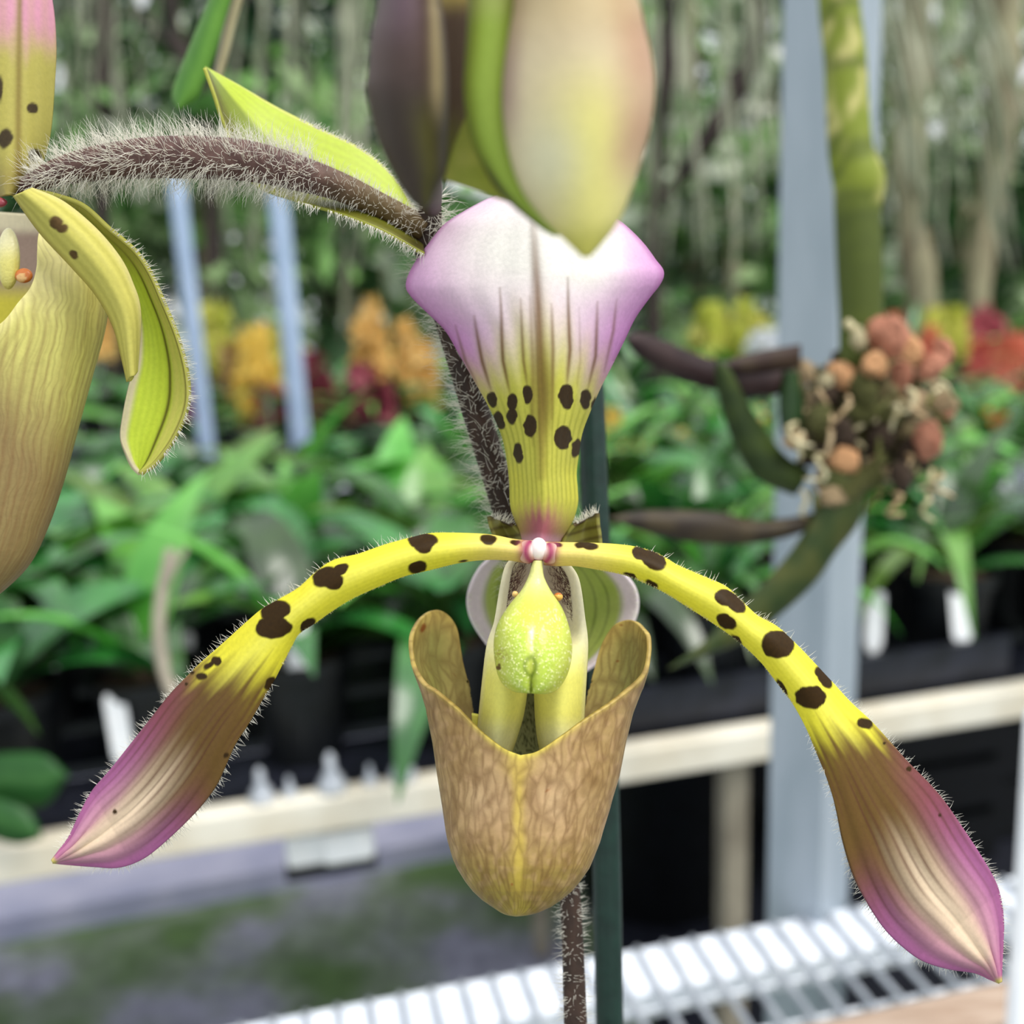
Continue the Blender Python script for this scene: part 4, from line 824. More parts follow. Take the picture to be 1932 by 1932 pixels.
def rim_theta(pts):          # photo rim points -> (theta, y), with the sign / half given
    o = []
    for (x_, y_, back) in pts:
        cx = (np.interp(y_, ya, xl) + np.interp(y_, ya, xr))/2; ah = (np.interp(y_, ya, xr) - np.interp(y_, ya, xl))/2
        sn = np.clip((x_ - cx)/ah, -1, 1); th = math.asin(sn)
        if back: th = math.pi - th if sn >= 0 else -math.pi - th
        o.append((math.degrees(th), y_))
    return o
rr_ = rim_theta([(982, 1425, 0), (1015, 1417, 0), (1061, 1387, 0), (1103, 1357, 0), (1148, 1328, 0), (1190, 1296, 0), (1213, 1273, 0)]) + [(89, 1245), (95, 1205)] + rim_theta([(1214, 1186, 1), (1202, 1174, 1), (1186, 1170, 1), (1161, 1180, 1), (1140, 1209, 1), (1128, 1242, 1), (1115, 1296, 1), (1106, 1350, 1), (1085, 1410, 1)]) + [(180, 1450)]
rl_ = rim_theta([(982, 1425, 0), (949, 1411, 0), (907, 1379, 0), (866, 1338, 0), (824, 1304, 0), (800, 1288, 0)]) + [(-88, 1250), (-93, 1210)] + rim_theta([(784, 1180, 1), (800, 1160, 1), (820, 1151, 1), (841, 1159, 1), (858, 1180, 1), (866, 1213, 1), (878, 1275, 1), (890, 1338, 1), (910, 1400, 1)]) + [(-180, 1450)]
def rim_sample(lst, n):
    p = np.array(lst, float); p = np.stack([p[:, 0]*2.2, p[:, 1]], 1); q_ = spline(p, n); q_[:, 0] /= 2.2; return q_
ql = rim_sample(rl_, 160)[::-1]; qr = rim_sample(rr_, 160)[1:]
rim = np.vstack([ql, qr])                      # -180 .. 180
def cup(name, rimq, ya, xl, xr, ybot, dep, bfac, mat, parent, colf, nh=170, lean=.010, thick=.0007, bmax=.013):
    nT = len(rimq); h = np.linspace(0, 1, nh)[:, None]**.8
    th = np.radians(rimq[:, 0])[None, :]; yt = rimq[:, 1][None, :]
    V = ybot - (ybot - yt)*(1 - (1 - h)**1.0)
    V = ybot - .05 - (ybot - .05 - yt)*h**1.35
    XL_ = np.interp(V, ya, xl); XR_ = np.interp(V, ya, xr); cx = (XL_ + XR_)/2; ah = (XR_ - XL_)/2
    U = cx + ah*np.sin(th)
    dc = dep - lean*(V - 1300)/420 if ybot > 1500 else dep - lean*(V - 500)/600
    D = dc - np.minimum(ah*PX*bfac, bmax)*np.cos(th)
    tt = h + 0*th; ss = (rimq[:, 0][None, :] + 180)/360 + 0*h
    C = colf(U, V, tt, ss, th + 0*h)
    uv = np.stack([ss, (ybot - V)/600], -1)
    return grid_obj(name, U, V, D, mat, parent, C, thick, uv=uv)
def c_pouch(U, V, t, s, th):
    inner = np.abs(th) > 1.5
    c = np.ones(U.shape + (3,))*lin((172, 142, 92)); n = vnoise(U/30, V/30)
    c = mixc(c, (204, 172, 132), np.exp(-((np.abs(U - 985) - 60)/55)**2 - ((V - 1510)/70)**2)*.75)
    c = mixc(c, (156, 136, 52), sstep(1560, 1690, V)*.9); c = mixc(c, (138, 104, 58), n*.5); c = mixc(c, (196, 160, 118), sstep(.5, .8, vnoise(U/9 + 3, V/13))*.35); c = mixc(c, (116, 84, 44), sstep(.55, .85, vnoise(U/6 + 13, V/22))*.4)
    wd = 10 + 14*np.exp(-((V - 1440)/25)**2) + .05*np.maximum(V - 1560, 0); c = mixc(c, (212, 186, 70), np.exp(-((U - 978 - 6*(vnoise(U*0 + 3, V/25) - .5))/wd)**2)*.6*(~inner)*(1 - .4*sstep(1600, 1700, V)))
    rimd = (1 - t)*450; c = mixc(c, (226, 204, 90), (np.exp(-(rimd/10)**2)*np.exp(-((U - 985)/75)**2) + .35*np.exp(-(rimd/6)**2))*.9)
    lob = inner*(1 - sstep(1290, 1400, V)); c = mixc(c, (186, 172, 100), lob*.8)
    cx1, cx2 = 815, 1188
    inn = np.exp(-((np.minimum(np.abs(U - cx1), np.abs(U - cx2)))/24)**2)*sstep(1165, 1200, V)*inner; c = mixc(c, (150, 148, 78), inn*.7)
    c = mixc(c, (208, 178, 96), inner*np.exp(-(rimd/18)**2)*.7)
    return spots(c, U, V, [(795, 1185, 4, 8, 20), (1187, 1177, 1.5, 1.5, 0), (1176, 1180, 2, 2, 0), (854, 1275, 1.6, 1.6, 0), (1167, 1248, 1.8, 1.8, 0), (1032, 1490, 2.5, 2, 0), (967, 1666, 2, 2.4, 0)], (150, 84, 30))
pouch = cup('pouch', rim, ya, xl, xr, 1724.6, D0 + .006, .80, M_POUCH, flower, c_pouch); pouch['label'] = 'tan veined pouch with two upright rounded lobes'

# staminode (green warty shield)
SL = [(1008, 1058), (1004, 1072), (1000, 1086), (986, 1114), (961, 1145), (941, 1179), (934, 1216), (938, 1259), (949, 1287), (972, 1303), (992, 1302), (1001, 1290)]
SR = [(1021, 1058), (1022, 1072), (1025, 1091), (1038, 1117), (1060, 1151), (1074, 1193), (1077, 1230), (1070, 1267), (1053, 1296), (1030, 1307), (1012, 1302), (1003, 1290)]
def c_stam(U, V, t, s):
    c = np.ones(U.shape + (3,))*lin((206, 214, 90)); c = mixc(c, (236, 236, 150), 1 - sstep(1080, 1150, V)); w_ = np.abs(2*s - 1)
    c = mixc(c, (178, 204, 70), sstep(1140, 1200, V)*np.exp(-((w_ - .35)/.35)**2)*.75)
    n = vnoise(U/2.6, V/3.2)*vnoise(U/2.2 + 31, V/2.8 + 7); c = mixc(c, (244, 244, 176), sstep(.38, .55, n)*sstep(1130, 1170, V)*(.4 + .6*w_))
    c = mixc(c, (240, 240, 190), np.exp(-((U - 1003)/5)**2)*sstep(1175, 1195, V)*(1 - sstep(1225, 1245, V))*vnoise(U/3, V/3)*1.2)
    dd = np.hypot((U - 1001)/13, (V - 1257)/20); c = mixc(c, (120, 140, 40), np.exp(-((dd - .85)/.28)**2)*.8); c = mixc(c, (190, 196, 90), np.exp(-(dd/.5)**2)*.7)
    c = mixc(c, (130, 146, 44), np.exp(-((U - 1001)/4)**2)*sstep(1272, 1285, V)*.8)
    c = spots(c, U, V, [(942, 1260, 5, 4, 0), (944, 1255, 2.5, 2.5, 0)], (72, 40, 20)); return mixc(c, (150, 120, 50), np.exp(-((U - 948)/14)**2 - ((V - 1236)/14)**2)*sstep(.5, .7, vnoise(U/2, V/2))*.7)
def d_stam(t, s):
    e_ = np.abs(2*s - 1); dome = np.sqrt(np.clip(1 - e_**2.4, 0, 1))
    pw_ = spline([(0, .14), (.15, .24), (.35, .62), (.6, .98), (.85, .92), (1, .45)], 300); w_ = np.interp(np.linspace(0, 1, t.shape[0]), pw_[:, 0], pw_[:, 1])[:, None]
    gr = .0010*np.exp(-((s - .5)/.06)**2)*sstep(.35, .9, t) + .0010*np.exp(-((s - .5)/.09)**2 - ((t - .86)/.1)**2)
    return -.0085*dome*w_ + gr - .004*sstep(.1, .5, t)
stam = dual('staminode', SL, SR, D0 - .001, M_STAM, flower, 220, 120, c_stam, d_stam, .0004); stam['label'] = 'green warty shield at the centre'
# tiny warts on the shield
Rn = np.random.default_rng(11); wv, wf = [], []
AL = spline(SL, 400); AR = spline(SR, 400); cnt = 0
for i in range(620):
    t = Rn.uniform(.42, .97); s = Rn.uniform(.06, .94)
    if abs(s - .5) < .05 and t > .7: continue
    if Rn.random() > .35 + .65*abs(2*s - 1): continue
    k = int(t*399); u = AL[k, 0]*(1-s) + AR[k, 0]*s; v = AL[k, 1]*(1-s) + AR[k, 1]*s
    tg_ = np.full((220, 1), t); d_ = D0 - .001 + float(d_stam(np.linspace(0, 1, 220)[:, None], np.array([[s]]))[int(t*219), 0]) - .00022
    r = Rn.uniform(.9, 2.0); an = Rn.uniform(0, 3.14)
    ring = [(u + r*1.3*math.cos(a_)*math.cos(an) - r*.8*math.sin(a_)*math.sin(an), v + r*1.3*math.cos(a_)*math.sin(an) + r*.8*math.sin(a_)*math.cos(an)) for a_ in np.linspace(0, 6.283, 6, endpoint=False)]
    b = len(wv); wv += [to_world(x_, y_, d_) for x_, y_ in ring] + [to_world(u, v, d_ - .0001*r)]
    wf += [[b + j, b + (j+1) % 6, b + 6] for j in range(6)]
M_WART = plain_mat('pale_wart', (238, 240, 168), .3, spec=.5)
o = mesh_obj('warts', wv, wf, M_WART, stam); o['kind'] = 'stuff'

# inner tube of the lip: two inrolled cream walls with a dark grey-green back between
LO = [(968, 1052), (955, 1064), (948, 1084), (941, 1119), (932, 1173), (921, 1216), (914, 1273), (907, 1340), (902, 1400), (900, 1450)]
LI = [(1000, 1052), (1002, 1064), (1001, 1090), (1000, 1130), (998, 1180), (995, 1230), (993, 1290), (986, 1344), (972, 1393), (955, 1440)]
RI = [(1026, 1052), (1022, 1064), (1024, 1090), (1028, 1130), (1020, 1180), (1015, 1230), (1011, 1290), (1012, 1344), (1016, 1387), (1026, 1440)]
RO = [(1052, 1052), (1072, 1062), (1088, 1082), (1096, 1108), (1103, 1159), (1107, 1210), (1104, 1273), (1100, 1344), (1098, 1400), (1096, 1450)]
def c_lip(left):
    def f(U, V, t, s):
        so_ = s if left else 1 - s
        c = np.ones(U.shape + (3,))*lin((238, 232, 120)); c = mixc(c, (246, 240, 226), (1 - sstep(1150, 1290, V))*.9); c = mixc(c, (248, 244, 200), sstep(1340, 1400, V)*.6)
        c = mixc(c, (196, 176, 160), sstep(.30, .5, so_)*(1 - sstep(1150, 1200, V))*.75); c = mixc(c, (232, 224, 180), (1 - sstep(.0, .12, so_))*.5)
        return mixc(c, (206, 204, 110), sstep(.8, 1.0, so_)*sstep(1290, 1320, V)*.6)
    return f
def d_lip(left):
    def f(t, s):
        so_ = s if left else 1 - s
        conc = .0075*sstep(.05, .5, so_)*(1 - sstep(.30, .50, t)); conv = -.0055*np.sin(np.pi*np.clip(so_*.95 + .05, 0, 1))*sstep(.3, .6, t)
        return conc + conv
    return f
lw = dual('lip_wall', LO, LI, D0 + .0035, M_PETAL, flower, 150, 50, c_lip(True), d_lip(True), .0006)
rw = dual('lip_wall', RI, RO, D0 + .0035, M_PETAL, flower, 150, 50, c_lip(False), d_lip(False), .0006)
def c_back(U, V, t, s):
    n = vnoise(U/2.2, V/2.2); c = np.ones(U.shape + (3,))*lin((150, 152, 104)); return mixc(c, (60, 62, 36), sstep(.58, .72, n)*.8)
dual('lip_back', [(975, 1060), (965, 1200), (950, 1330), (925, 1460)], [(1040, 1060), (1040, 1200), (1045, 1330), (1060, 1460)], D0 + .0125, M_PETAL, flower, 90, 60, c_back, lambda t, s: .004*(1 - (2*s - 1)**2), .0005)
ribbon('lip_flap', [(890, 1346), (905, 1349), (925, 1356)], [(892, 1380), (920, 1400), (945, 1410)], D0 + .004, M_PETAL, flower, 20, 14, colf=c_flat((240, 232, 96), (246, 240, 140)), thick=.0012)
# purple hairs inside the hollows
def hollow_hairs(par, pts, n, ang, tgt):
    p = np.array(pts, float); w_ = Rn.dirichlet(np.ones(len(p))*.6, n); q_ = w_ @ p
    q_ = q_ + (q_ - p.mean(0))*.55; roots = to_world(q_[:, 0], q_[:, 1], np.full(n, D0 + .0065)); a_ = np.radians(ang + Rn.normal(size=n)*22)
    dr = cam_vec(np.cos(a_), np.sin(a_), .25 + .25*Rn.random(n))
    hair_mesh('lip_hair', roots, dr, Rn.uniform(8, 20, n)*PX, .6*PX, M_HAIRP, par, .5)
hollow_hairs(lw, [(956, 1072), (986, 1068), (952, 1110), (978, 1105), (948, 1145), (958, 1140)], 330, 60, None)
hollow_hairs(rw, [(1048, 1066), (1074, 1072), (1046, 1100), (1088, 1110), (1080, 1160), (1072, 1140)], 380, 115, None)
# column knob and pollen
def blob(name, u, v, d, rx, ry, rz, mat, parent, colf=None, n=20, m=28):
    th = np.linspace(0.02, np.pi - .02, n)[:, None]; ph = np.linspace(0, 2*np.pi, m, endpoint=False)[None, :]
    U = u + rx*np.sin(th)*np.cos(ph); V = v - ry*np.cos(th) + 0*ph; D = d - rz*PX*np.sin(th)*np.sin(ph)
    C = colf(U, V, U*0, U*0) if colf else None
    return grid_obj(name, U, V, D, mat, parent, C, 0, closed=True)
def c_knob(U, V, t, s):
    c = np.ones(U.shape + (3,))*lin((252, 240, 238)); r = np.hypot((U - 1016)/20, (V - 1034)/25); return mixc(c, (224, 160, 180), sstep(.6, 1.0, r)*.8)
blob('column', 1016, 1036, D0 - .0015, 17, 22, 20, M_PETAL, flower, c_knob)
for x_, y_, rx_, ry_ in ((996, 1041, 20, 22), (1038, 1044, 20, 20)):
    blob('column_shoulder', x_, y_, D0 - .001, rx_, ry_, 24, M_PETAL, flower, lambda U, V, t, s: mixc(mixc(np.ones(U.shape + (3,))*lin((236, 200, 180)), (168, 66, 104), np.exp(-((np.hypot(U - 1016, V - 1040) - 24)/8)**2)), (250, 238, 236), 1 - sstep(10, 19, np.hypot(U - 1016, V - 1036))))
blob('pollen', 1053, 1126, D0 - .001, 9, 8, 9, M_STAM, flower, lambda U, V, t, s: mixc(np.ones(U.shape + (3,))*lin((238, 186, 84)), (196, 92, 36), sstep(1122, 1118, V)*0 + (V < 1122)*.8))
blob('pollen', 972, 1121, D0 - .001, 6, 6, 6, M_STAM, flower, lambda U, V, t, s: np.ones(U.shape + (3,))*lin((238, 196, 120)))

# ventral sepal behind
VL = [(1010, 1030), (940, 1040), (921, 1057), (904, 1074), (889, 1102), (882, 1131), (886, 1159), (898, 1185), (918, 1213), (950, 1250), (990, 1282), (1040, 1300)]
VR = [(1040, 1030), (1120, 1050), (1150, 1064), (1176, 1082), (1197, 1108), (1204, 1136), (1199, 1165), (1180, 1200), (1155, 1225), (1131, 1246), (1100, 1268), (1040, 1300)]
def c_vent(U, V, t, s):
    w_ = np.abs(2*s - 1); c = np.ones(U.shape + (3,))*lin((176, 192, 92)); ve = np.abs(((w_*6.5 + .2) % 1) - .5)*2; c = mixc(c, (84, 96, 36), (1 - sstep(.0, .3, ve))*.75*(w_ < .86))
    c = mixc(c, (206, 212, 130), vnoise(U/20, V/30)*.4); return mixc(c, (240, 226, 232), sstep(.76, .88, w_))
vent = dual('ventral_sepal', VL, VR, D0 + .018, M_DORSAL, flower, 120, 120, c_vent, lambda t, s: .006*(1 - (2*s - 1)**2) + .016*sstep(0, .5, t), .0007)
edge_hairs('sepal_hair', vent, VL[2:10], D0 + .032, 150, 6*PX, 16*PX, .9*PX, M_HAIR, 1)
edge_hairs('sepal_hair', vent, VR[2:10], D0 + .032, 150, 6*PX, 16*PX, .9*PX, M_HAIR, -1)
# small bract flaps behind the petals' junction
def c_fb(U, V, t, s):
    c = np.ones(U.shape + (3,))*lin((150, 146, 72)); c = mixc(c, (84, 66, 40), (.5 + .5*np.sin(V/3.2 + U/14))**3*.7); return mixc(c, (70, 48, 34), (1 - sstep(.0, .1, t))*.9)
f1 = dual('floral_bract', [(922, 974), (925, 990), (930, 1004), (936, 1022)], [(966, 990), (978, 1002), (986, 1012), (992, 1024)], D0 + .010, M_BRACT, flower, 40, 30, c_fb, lambda t, s: .003*np.sin(np.pi*s), .0006)
f2 = dual('floral_bract', [(1084, 990), (1074, 1000), (1066, 1012), (1060, 1024)], [(1128, 968), (1129, 988), (1132, 1008), (1134, 1028)], D0 + .010, M_BRACT, flower, 40, 30, c_fb, lambda t, s: .003*np.sin(np.pi*s), .0006)
edge_hairs('bract_hair', f1, [(924, 976), (945, 981), (966, 990)], D0 + .011, 50, 10*PX, 26*PX, .9*PX, M_HAIR, 1)
edge_hairs('bract_hair', f2, [(1084, 990), (1105, 978), (1128, 968)], D0 + .011, 70, 10*PX, 28*PX, .9*PX, M_HAIR, 1)
ov2, *_ = tube_px('flower_ovary', [(1016, 1040, D0 + .004, 14), (1010, 1030, D0 + .014, 22), (990, 1020, D0 + .020, 22), (965, 985, D0 + .0215, 20)], M_STEM, flower, n=24, seg=14, colf=lambda U, V, P: stem_col(U, V, P))

# ------------------------------------------------------------ cropped flower at the frame edge
fl2 = empty('flower', at_depth(10, 385, .166), parent=plant); fl2['label'] = 'second slipper flower cut off by the picture edge'
def c_d2(U, V, t, s):
    c = np.ones(U.shape + (3,))*lin((186, 176, 92)); c = mixc(c, (212, 150, 172), 1 - sstep(40, 150, V + 40*vnoise(U/12, V/60))); c = mixc(c, (120, 96, 40), np.exp(-((U - (36 - V*.01))/6)**2)*.8)
    c = mixc(c, (170, 160, 70), (.5 + .5*np.sin(U/4.))*.2); c = mixc(c, (130, 100, 60), sstep(280, 350, V)*.4)
    return spots(c, U, V, [(0, 170, 8, 26, 0), (12, 262, 12, 20, 10), (62, 292, 12, 12, 0), (58, 205, 10, 10, 0)], (64, 50, 26), 5)
dual('dorsal_sepal', [(0, 372), (-30, 330), (-70, 250), (-95, 160), (-120, 60), (-150, -60), (-140, -180), (-40, -240)], [(30, 366), (50, 348), (76, 308), (92, 250), (100, 160), (103, 80), (94, -10), (60, -150), (-40, -240)], .163, M_DORSAL, fl2, 200, 120, c_d2, lambda t, s: .006*(2*s - 1)**2)
# petal, twisted: a front blade and the broad drooping blade behind it
def c_pa(U, V, t, s):
    c = np.ones(U.shape + (3,))*lin((204, 196, 102)); c = mixc(c, (164, 156, 74), (.5 + .5*np.sin(s*34))*.35); c = mixc(c, (226, 214, 150), sstep(.8, 1, s)*.6); c = mixc(c, (150, 126, 60), (1 - sstep(.0, .12, s))*.5)
    return spots(c, U, V, [(108, 420, 14, 9, 45), (120, 432, 9, 7, 20), (143, 478, 9, 7, 50)], (92, 70, 40), 4)
dual('petal', [(28, 368), (77, 437), (136, 501), (183, 555), (216, 614), (232, 672), (243, 720)], [(60, 358), (118, 383), (177, 431), (222, 484), (246, 531), (262, 590), (256, 700)], .156, M_PETAL, fl2, 160, 60, c_pa, lambda t, s: -.003*np.sin(np.pi*s) + .004*t)
def c_pb(U, V, t, s):
    c = np.ones(U.shape + (3,))*lin((206, 222, 74)); c = mixc(c, (212, 206, 110), sstep(.74, .80, s)*.9); c = mixc(c, (70, 56, 26), np.exp(-((s - .72)/.035)**2)*.9*sstep(.12, .3, t)); c = mixc(c, (78, 62, 30), np.exp(-((s - .985)/.02)**2)*.7)
    c = mixc(c, (226, 206, 190), (1 - sstep(.05, .20, s))*sstep(.4, .55, t)*.9); c = mixc(c, (176, 170, 84), (1 - sstep(.3, .45, t))*.7); return mixc(c, (160, 186, 50), (.5 + .5*np.sin(s*50))*.2)
PBR = [(62, 360), (110, 370), (159, 389), (206, 431), (254, 472), (283, 513), (307, 566), (336, 637), (354, 708), (354, 767), (330, 826), (295, 873), (265, 894)]
pb_ = dual('petal_blade', [(40, 364), (110, 400), (170, 450), (215, 505), (240, 555), (258, 610), (256, 680), (242, 731), (231, 785), (227, 826), (238, 858), (250, 880), (265, 894)], PBR, .163, M_PETAL, fl2, 200, 80, c_pb, lambda t, s: .0025*np.sin(np.pi*s) + .004*(1 - s) - .001*sstep(.75, 1, s))
edge_hairs('petal_hair', pb_, PBR[3:], .162, 260, 8*PX, 26*PX, .75*PX, M_HAIR, 1)
# its pouch
ya2 = np.array([380, 440, 520, 566, 619, 708, 796, 903, 991, 1062, 1115, 1140, 1152, 1155.]); xr2 = np.array([150, 175, 196, 199, 195, 171, 147, 118, 88, 53, 0, -40, -75, -100.]); xl2 = np.array([-300, -310, -320, -322, -320, -312, -300, -280, -260, -235, -200, -160, -128, -102.])
_r2 = spline(np.stack([xr2, ya2], 1), 300); _l2 = spline(np.stack([xl2, ya2], 1), 300); yd2 = np.linspace(380, 1155, 300); xr2 = np.interp(yd2, _r2[:, 1], _r2[:, 0]); xl2 = np.interp(yd2, _l2[:, 1], _l2[:, 0]); ya2 = yd2
rim2 = [(-180, 640), (-90, 560), (-40, 640), (-10, 640), (13.6, 613), (22, 572), (28, 543), (31.5, 501), (32.5, 472), (36, 442), (46, 425), (62, 440), (90, 500), (130, 600), (180, 640)]
cx2 = (np.interp(613, ya2, xl2) + np.interp(613, ya2, xr2))/2
def fixrim(pts):
    o = []
    for (x_, y_) in pts:
        c_ = (np.interp(y_, ya2, xl2) + np.interp(y_, ya2, xr2))/2; a_ = (np.interp(y_, ya2, xr2) - np.interp(y_, ya2, xl2))/2; o.append((math.degrees(math.asin((x_ - c_)/a_)), y_))
    return o
rim2 = [(-180, 640), (-90, 560), (-40, 640)] + fixrim([(-60, 640), (0, 613), (35, 572), (58, 543), (69, 505), (70, 475), (74, 440), (95, 412)]) + [(66, 420), (90, 500), (130, 600), (180, 640)]
def c_pouch2(U, V, t, s, th):
    c = np.ones(U.shape + (3,))*lin((206, 200, 112)); c = mixc(c, (118, 88, 62), sstep(640, 920, V - (U - 60)*.9 + 60*vnoise(U/40, V/60))*.8); c = mixc(c, (212, 196, 146), np.exp(-((U - 90)/50)**2 - ((V - 520)/60)**2)*.5)
    c = mixc(c, (180, 160, 90), sstep(120, 200, U)*.4); c = mixc(c, (120, 80, 44), (.5 + .5*np.sin(th*62 + vnoise(U/40, V/90)*3))**3*.35*sstep(500, 640, V)); return mixc(c, (232, 222, 150), np.exp(-((1 - t)*450/14)**2)*.8)
pz = rim_sample(rim2, 200)
p2 = cup('pouch', pz, ya2, xl2, xr2, 1155., .170, .62, M_POUCH2, fl2, c_pouch2, lean=.006, bmax=.014)
p2['label'] = 'ribbed olive-brown pouch, partly outside the frame'
dual('lip_back', [(-90, 395), (-95, 480), (-90, 560), (-80, 670)], [(72, 405), (84, 470), (86, 560), (60, 670)], .178, M_PETAL, fl2, 50, 30, lambda U, V, t, s: mixc(mixc(np.ones(U.shape + (3,))*lin((176, 152, 138)), (238, 228, 196), 1 - sstep(425, 450, V)), (228, 218, 84), sstep(520, 575, V)), lambda t, s: .003*np.sin(np.pi*s), .0006)
blob('staminode', 16, 488, .168, 22, 58, 20, M_STAM, fl2, lambda U, V, t, s: mixc(np.ones(U.shape + (3,))*lin((226, 216, 120)), (244, 236, 196), (1 - sstep(450, 500, V))*.7))
blob('column', -4, 382, .164, 18, 10, 10, M_STAM, fl2, lambda U, V, t, s: mixc(np.ones(U.shape + (3,))*lin((150, 60, 70)), (226, 200, 170), sstep(388, 400, V)))
blob('pollen', 45, 520, .167, 17, 14, 8, M_STAM, fl2, lambda U, V, t, s: mixc(np.ones(U.shape + (3,))*lin((206, 116, 50)), (236, 196, 130), (np.hypot(U - 40, V - 524) < 9)*.8))

# ------------------------------------------------------------ opening bud, close to the lens
bud = empty('bud', at_depth(815, 385, .150), parent=plant); bud['label'] = 'blurred opening bud with pale yellow and dark sepals'
DB = .100
def d_b(x, s): return x
def c_b1(U, V, t, s):
    n = vnoise(U/60, V/60); c = np.ones(U.shape + (3,))*lin((222, 206, 172)); yb = np.exp(-((U - 1115)/80)**2)*sstep(60, 260, V)
    c = mixc(c, (242, 234, 140), np.clip(yb, 0, 1)*.9); c = mixc(c, (206, 168, 140), sstep(.60, .95, s)*.8*(1 - sstep(280, 380, V))); c = mixc(c, (178, 150, 140), (1 - sstep(.02, .18, s))*(1 - sstep(180, 300, V))*.85)
    c = mixc(c, (196, 172, 124), (1 - sstep(0, 140, V))*.6); c = mixc(c, (226, 224, 196), np.exp(-((U - 1040)/60)**2 - ((V - 300)/80)**2)*.7); c = mixc(c, (206, 200, 90), sstep(400, 470, V)*.8); return mixc(c, (170, 110, 90), (.5*n)*sstep(.7, .95, s)*(1 - sstep(260, 340, V)))
B1L = [(1035, -380), (1000, -330), (980, -150), (976, 0), (966, 64), (957, 128), (954, 193), (961, 257), (977, 321), (1000, 369), (1039, 417), (1075, 452), (1106, 482)]
B1R = [(1035, -380), (1075, -330), (1150, -150), (1197, 0), (1212, 64), (1222, 105), (1228, 160), (1222, 225), (1206, 289), (1186, 353), (1161, 414), (1130, 456), (1106, 482)]
dome = lambda k: (lambda t, s: -k*np.sqrt(np.clip(1 - (2*s - 1)**2, 0, 1))*np.sin(np.pi*np.clip(.15 + .8*t, 0, 1)))
dual('sepal', B1L, B1R, DB + .004, M_DORSAL, bud, 120, 70, c_b1, dome(.008), .0008)['label'] = 'pale yellow pointed sepal'
def c_b2(U, V, t, s):
    c = np.ones(U.shape + (3,))*lin((160, 184, 72)); c = mixc(c, (196, 202, 110), sstep(.6, 1, s)*.6); c = mixc(c, (126, 134, 56), (1 - sstep(0, .3, s))*.7); c = mixc(c, (176, 178, 110), (1 - sstep(0, 60, V))*.5); return mixc(c, (52, 38, 24), (1 - sstep(.0, .32, s))*sstep(270, 350, V)*.95)  # last mix paints the dark shadow line along the lower edge
dual('sepal', [(955, -370), (915, -330), (893, -150), (890, 0), (885, 96), (881, 160), (885, 209), (900, 273), (932, 337), (968, 379), (1023, 424), (1050, 440)], [(955, -370), (995, -330), (1000, -150), (990, 0), (985, 96), (978, 160), (978, 209), (985, 273), (1000, 337), (1020, 379), (1045, 417), (1060, 440)], DB + .008, M_DORSAL, bud, 110, 50, c_b2, dome(.005), .0008)['label'] = 'green inner sepal'
ribbon('sepal_tip', [(880, 220), (859, 270), (842, 320), (838, 338)], [(900, 240), (922, 320), (955, 372), (970, 384)], DB + .013, M_DORSAL, bud, 30, 30, colf=c_flat((164, 172, 66), (190, 190, 90)))
def c_b3(U, V, t, s):
    c = np.ones(U.shape + (3,))*lin((88, 70, 66)); c = mixc(c, (62, 54, 46), sstep(100, 220, V)*.7); c = mixc(c, (92, 88, 40), np.exp(-((s - .68)/.18)**2)*sstep(150, 260, V)*.8); c = mixc(c, (200, 180, 140), np.exp(-((s - .86)/.09)**2)*(1 - sstep(150, 260, V))*.85); return mixc(c, (120, 96, 110), (1 - sstep(0, 120, V))*np.exp(-((s - .4)/.3)**2)*.6)
B3L = [(790, -370), (770, -330), (735, -150), (721, 0), (708, 64), (702, 128), (698, 167), (708, 218), (724, 273), (747, 321), (772, 363), (798, 390)]
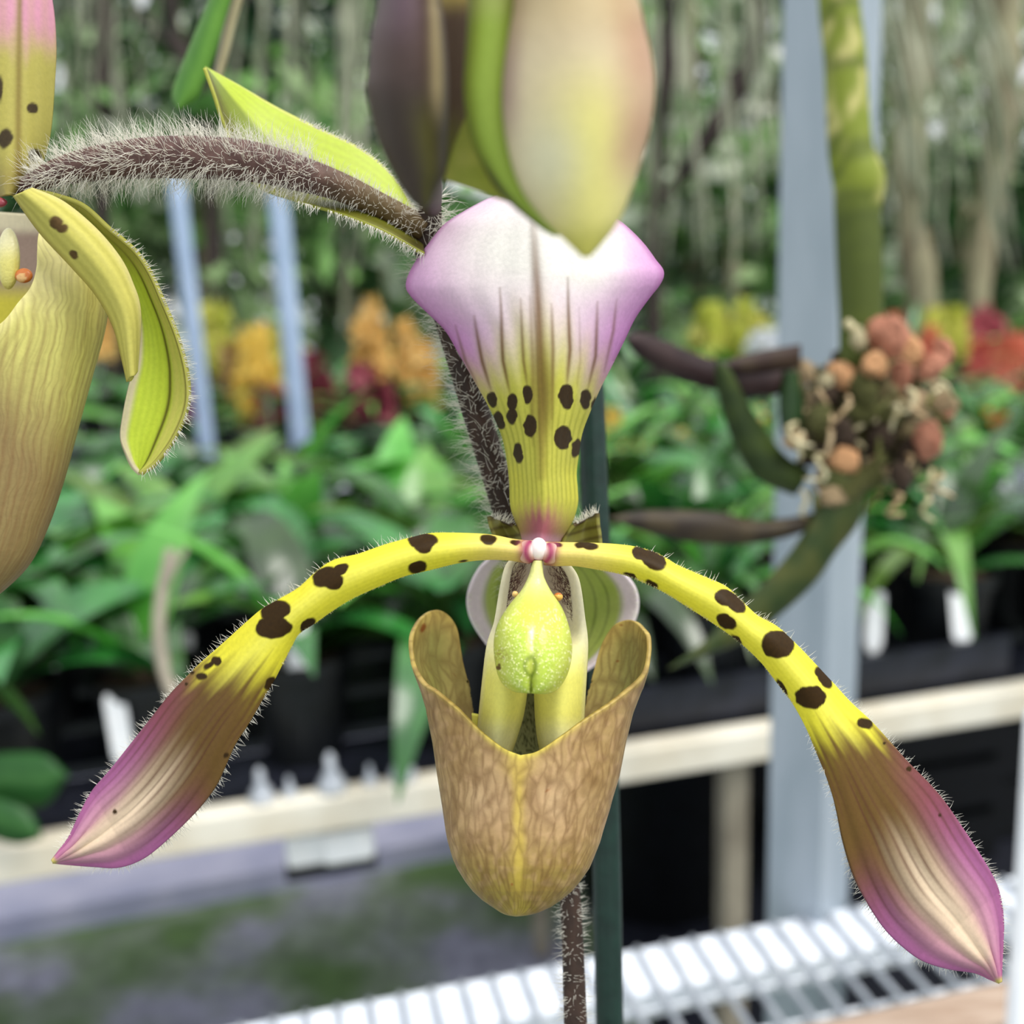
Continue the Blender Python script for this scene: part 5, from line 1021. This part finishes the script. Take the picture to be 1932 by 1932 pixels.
b3 = dual('sepal', B3L, [(790, -370), (812, -330), (820, -150), (825, 0), (830, 32), (836, 96), (839, 160), (838, 257), (835, 321), (822, 350), (808, 378), (798, 390)], DB + .010, M_DORSAL, bud, 110, 60, c_b3, dome(.008), .0008); b3['label'] = 'dark hairy sepal'
edge_hairs('sepal_hair', b3, B3L[2:-1], DB + .010, 160, 10*.06/1000, .0014, .00004, M_HAIR, -1)
dual('sepal_back', [(865, -365), (825, -330), (805, -150), (812, 0), (818, 100), (822, 200), (828, 290), (840, 330)], [(865, -365), (905, -330), (925, -150), (920, 0), (918, 100), (915, 200), (925, 290), (940, 340)], DB + .018, M_DORSAL, bud, 60, 30, lambda U, V, t, s: mixc(mixc(np.ones(U.shape + (3,))*lin((112, 90, 74)), (214, 190, 110), 1 - sstep(-20, 40, V)), (130, 132, 60), sstep(180, 300, V)*.8), dome(.003), .0008)
tube_px('bud_stalk', [(815, 392, .166, 17), (814, 372, .150, 20), (812, 350, .130, 24), (808, 320, .116, 26), (800, 260, .112, 26)], M_STEM, bud, n=30, seg=16, colf=lambda U, V, P: stem_col(U, V, P))
# ------------------------------------------------------------ stake
sp0 = [(1103, 560, .215, 24), (1112, 700, .215, 25), (1124, 1000, .215, 26.5), (1136, 1300, .215, 27), (1144, 1600, .215, 28), (1150, 1932, .215, 28.5)]
q = spline(sp0, 60); Cw = to_world(q[:, 0], q[:, 1], q[:, 2]); Rw = np.full(60, 26.5*.215/F)
lowp = np.array([Cw[-1][0], Cw[-1][1] + .004, BENCH_Z + .05]); Cl = np.array([Cw[-1] + (lowp - Cw[-1])*t for t in np.linspace(.05, 1, 12)])
st = empty('plant_stake', lowp, 'dark green plastic-coated stake standing behind the flower', 'stake')
V, f, *_ = tube_rings(np.vstack([Cw, Cl]), np.concatenate([Rw, np.full(12, Rw[0])]), 24); mesh_obj('rod', V, f, M_STAKE, st)
tipC = np.array([Cw[0], Cw[0] + (Cw[0] - Cw[1])*1.0, Cw[0] + (Cw[0]-Cw[1])*1.6]); V, f, *_ = tube_rings(tipC, np.array([Rw[0]*1.05, Rw[0]*.95, Rw[0]*.4]), 24); mesh_obj('end_cap', V, f, M_STAKE, st)
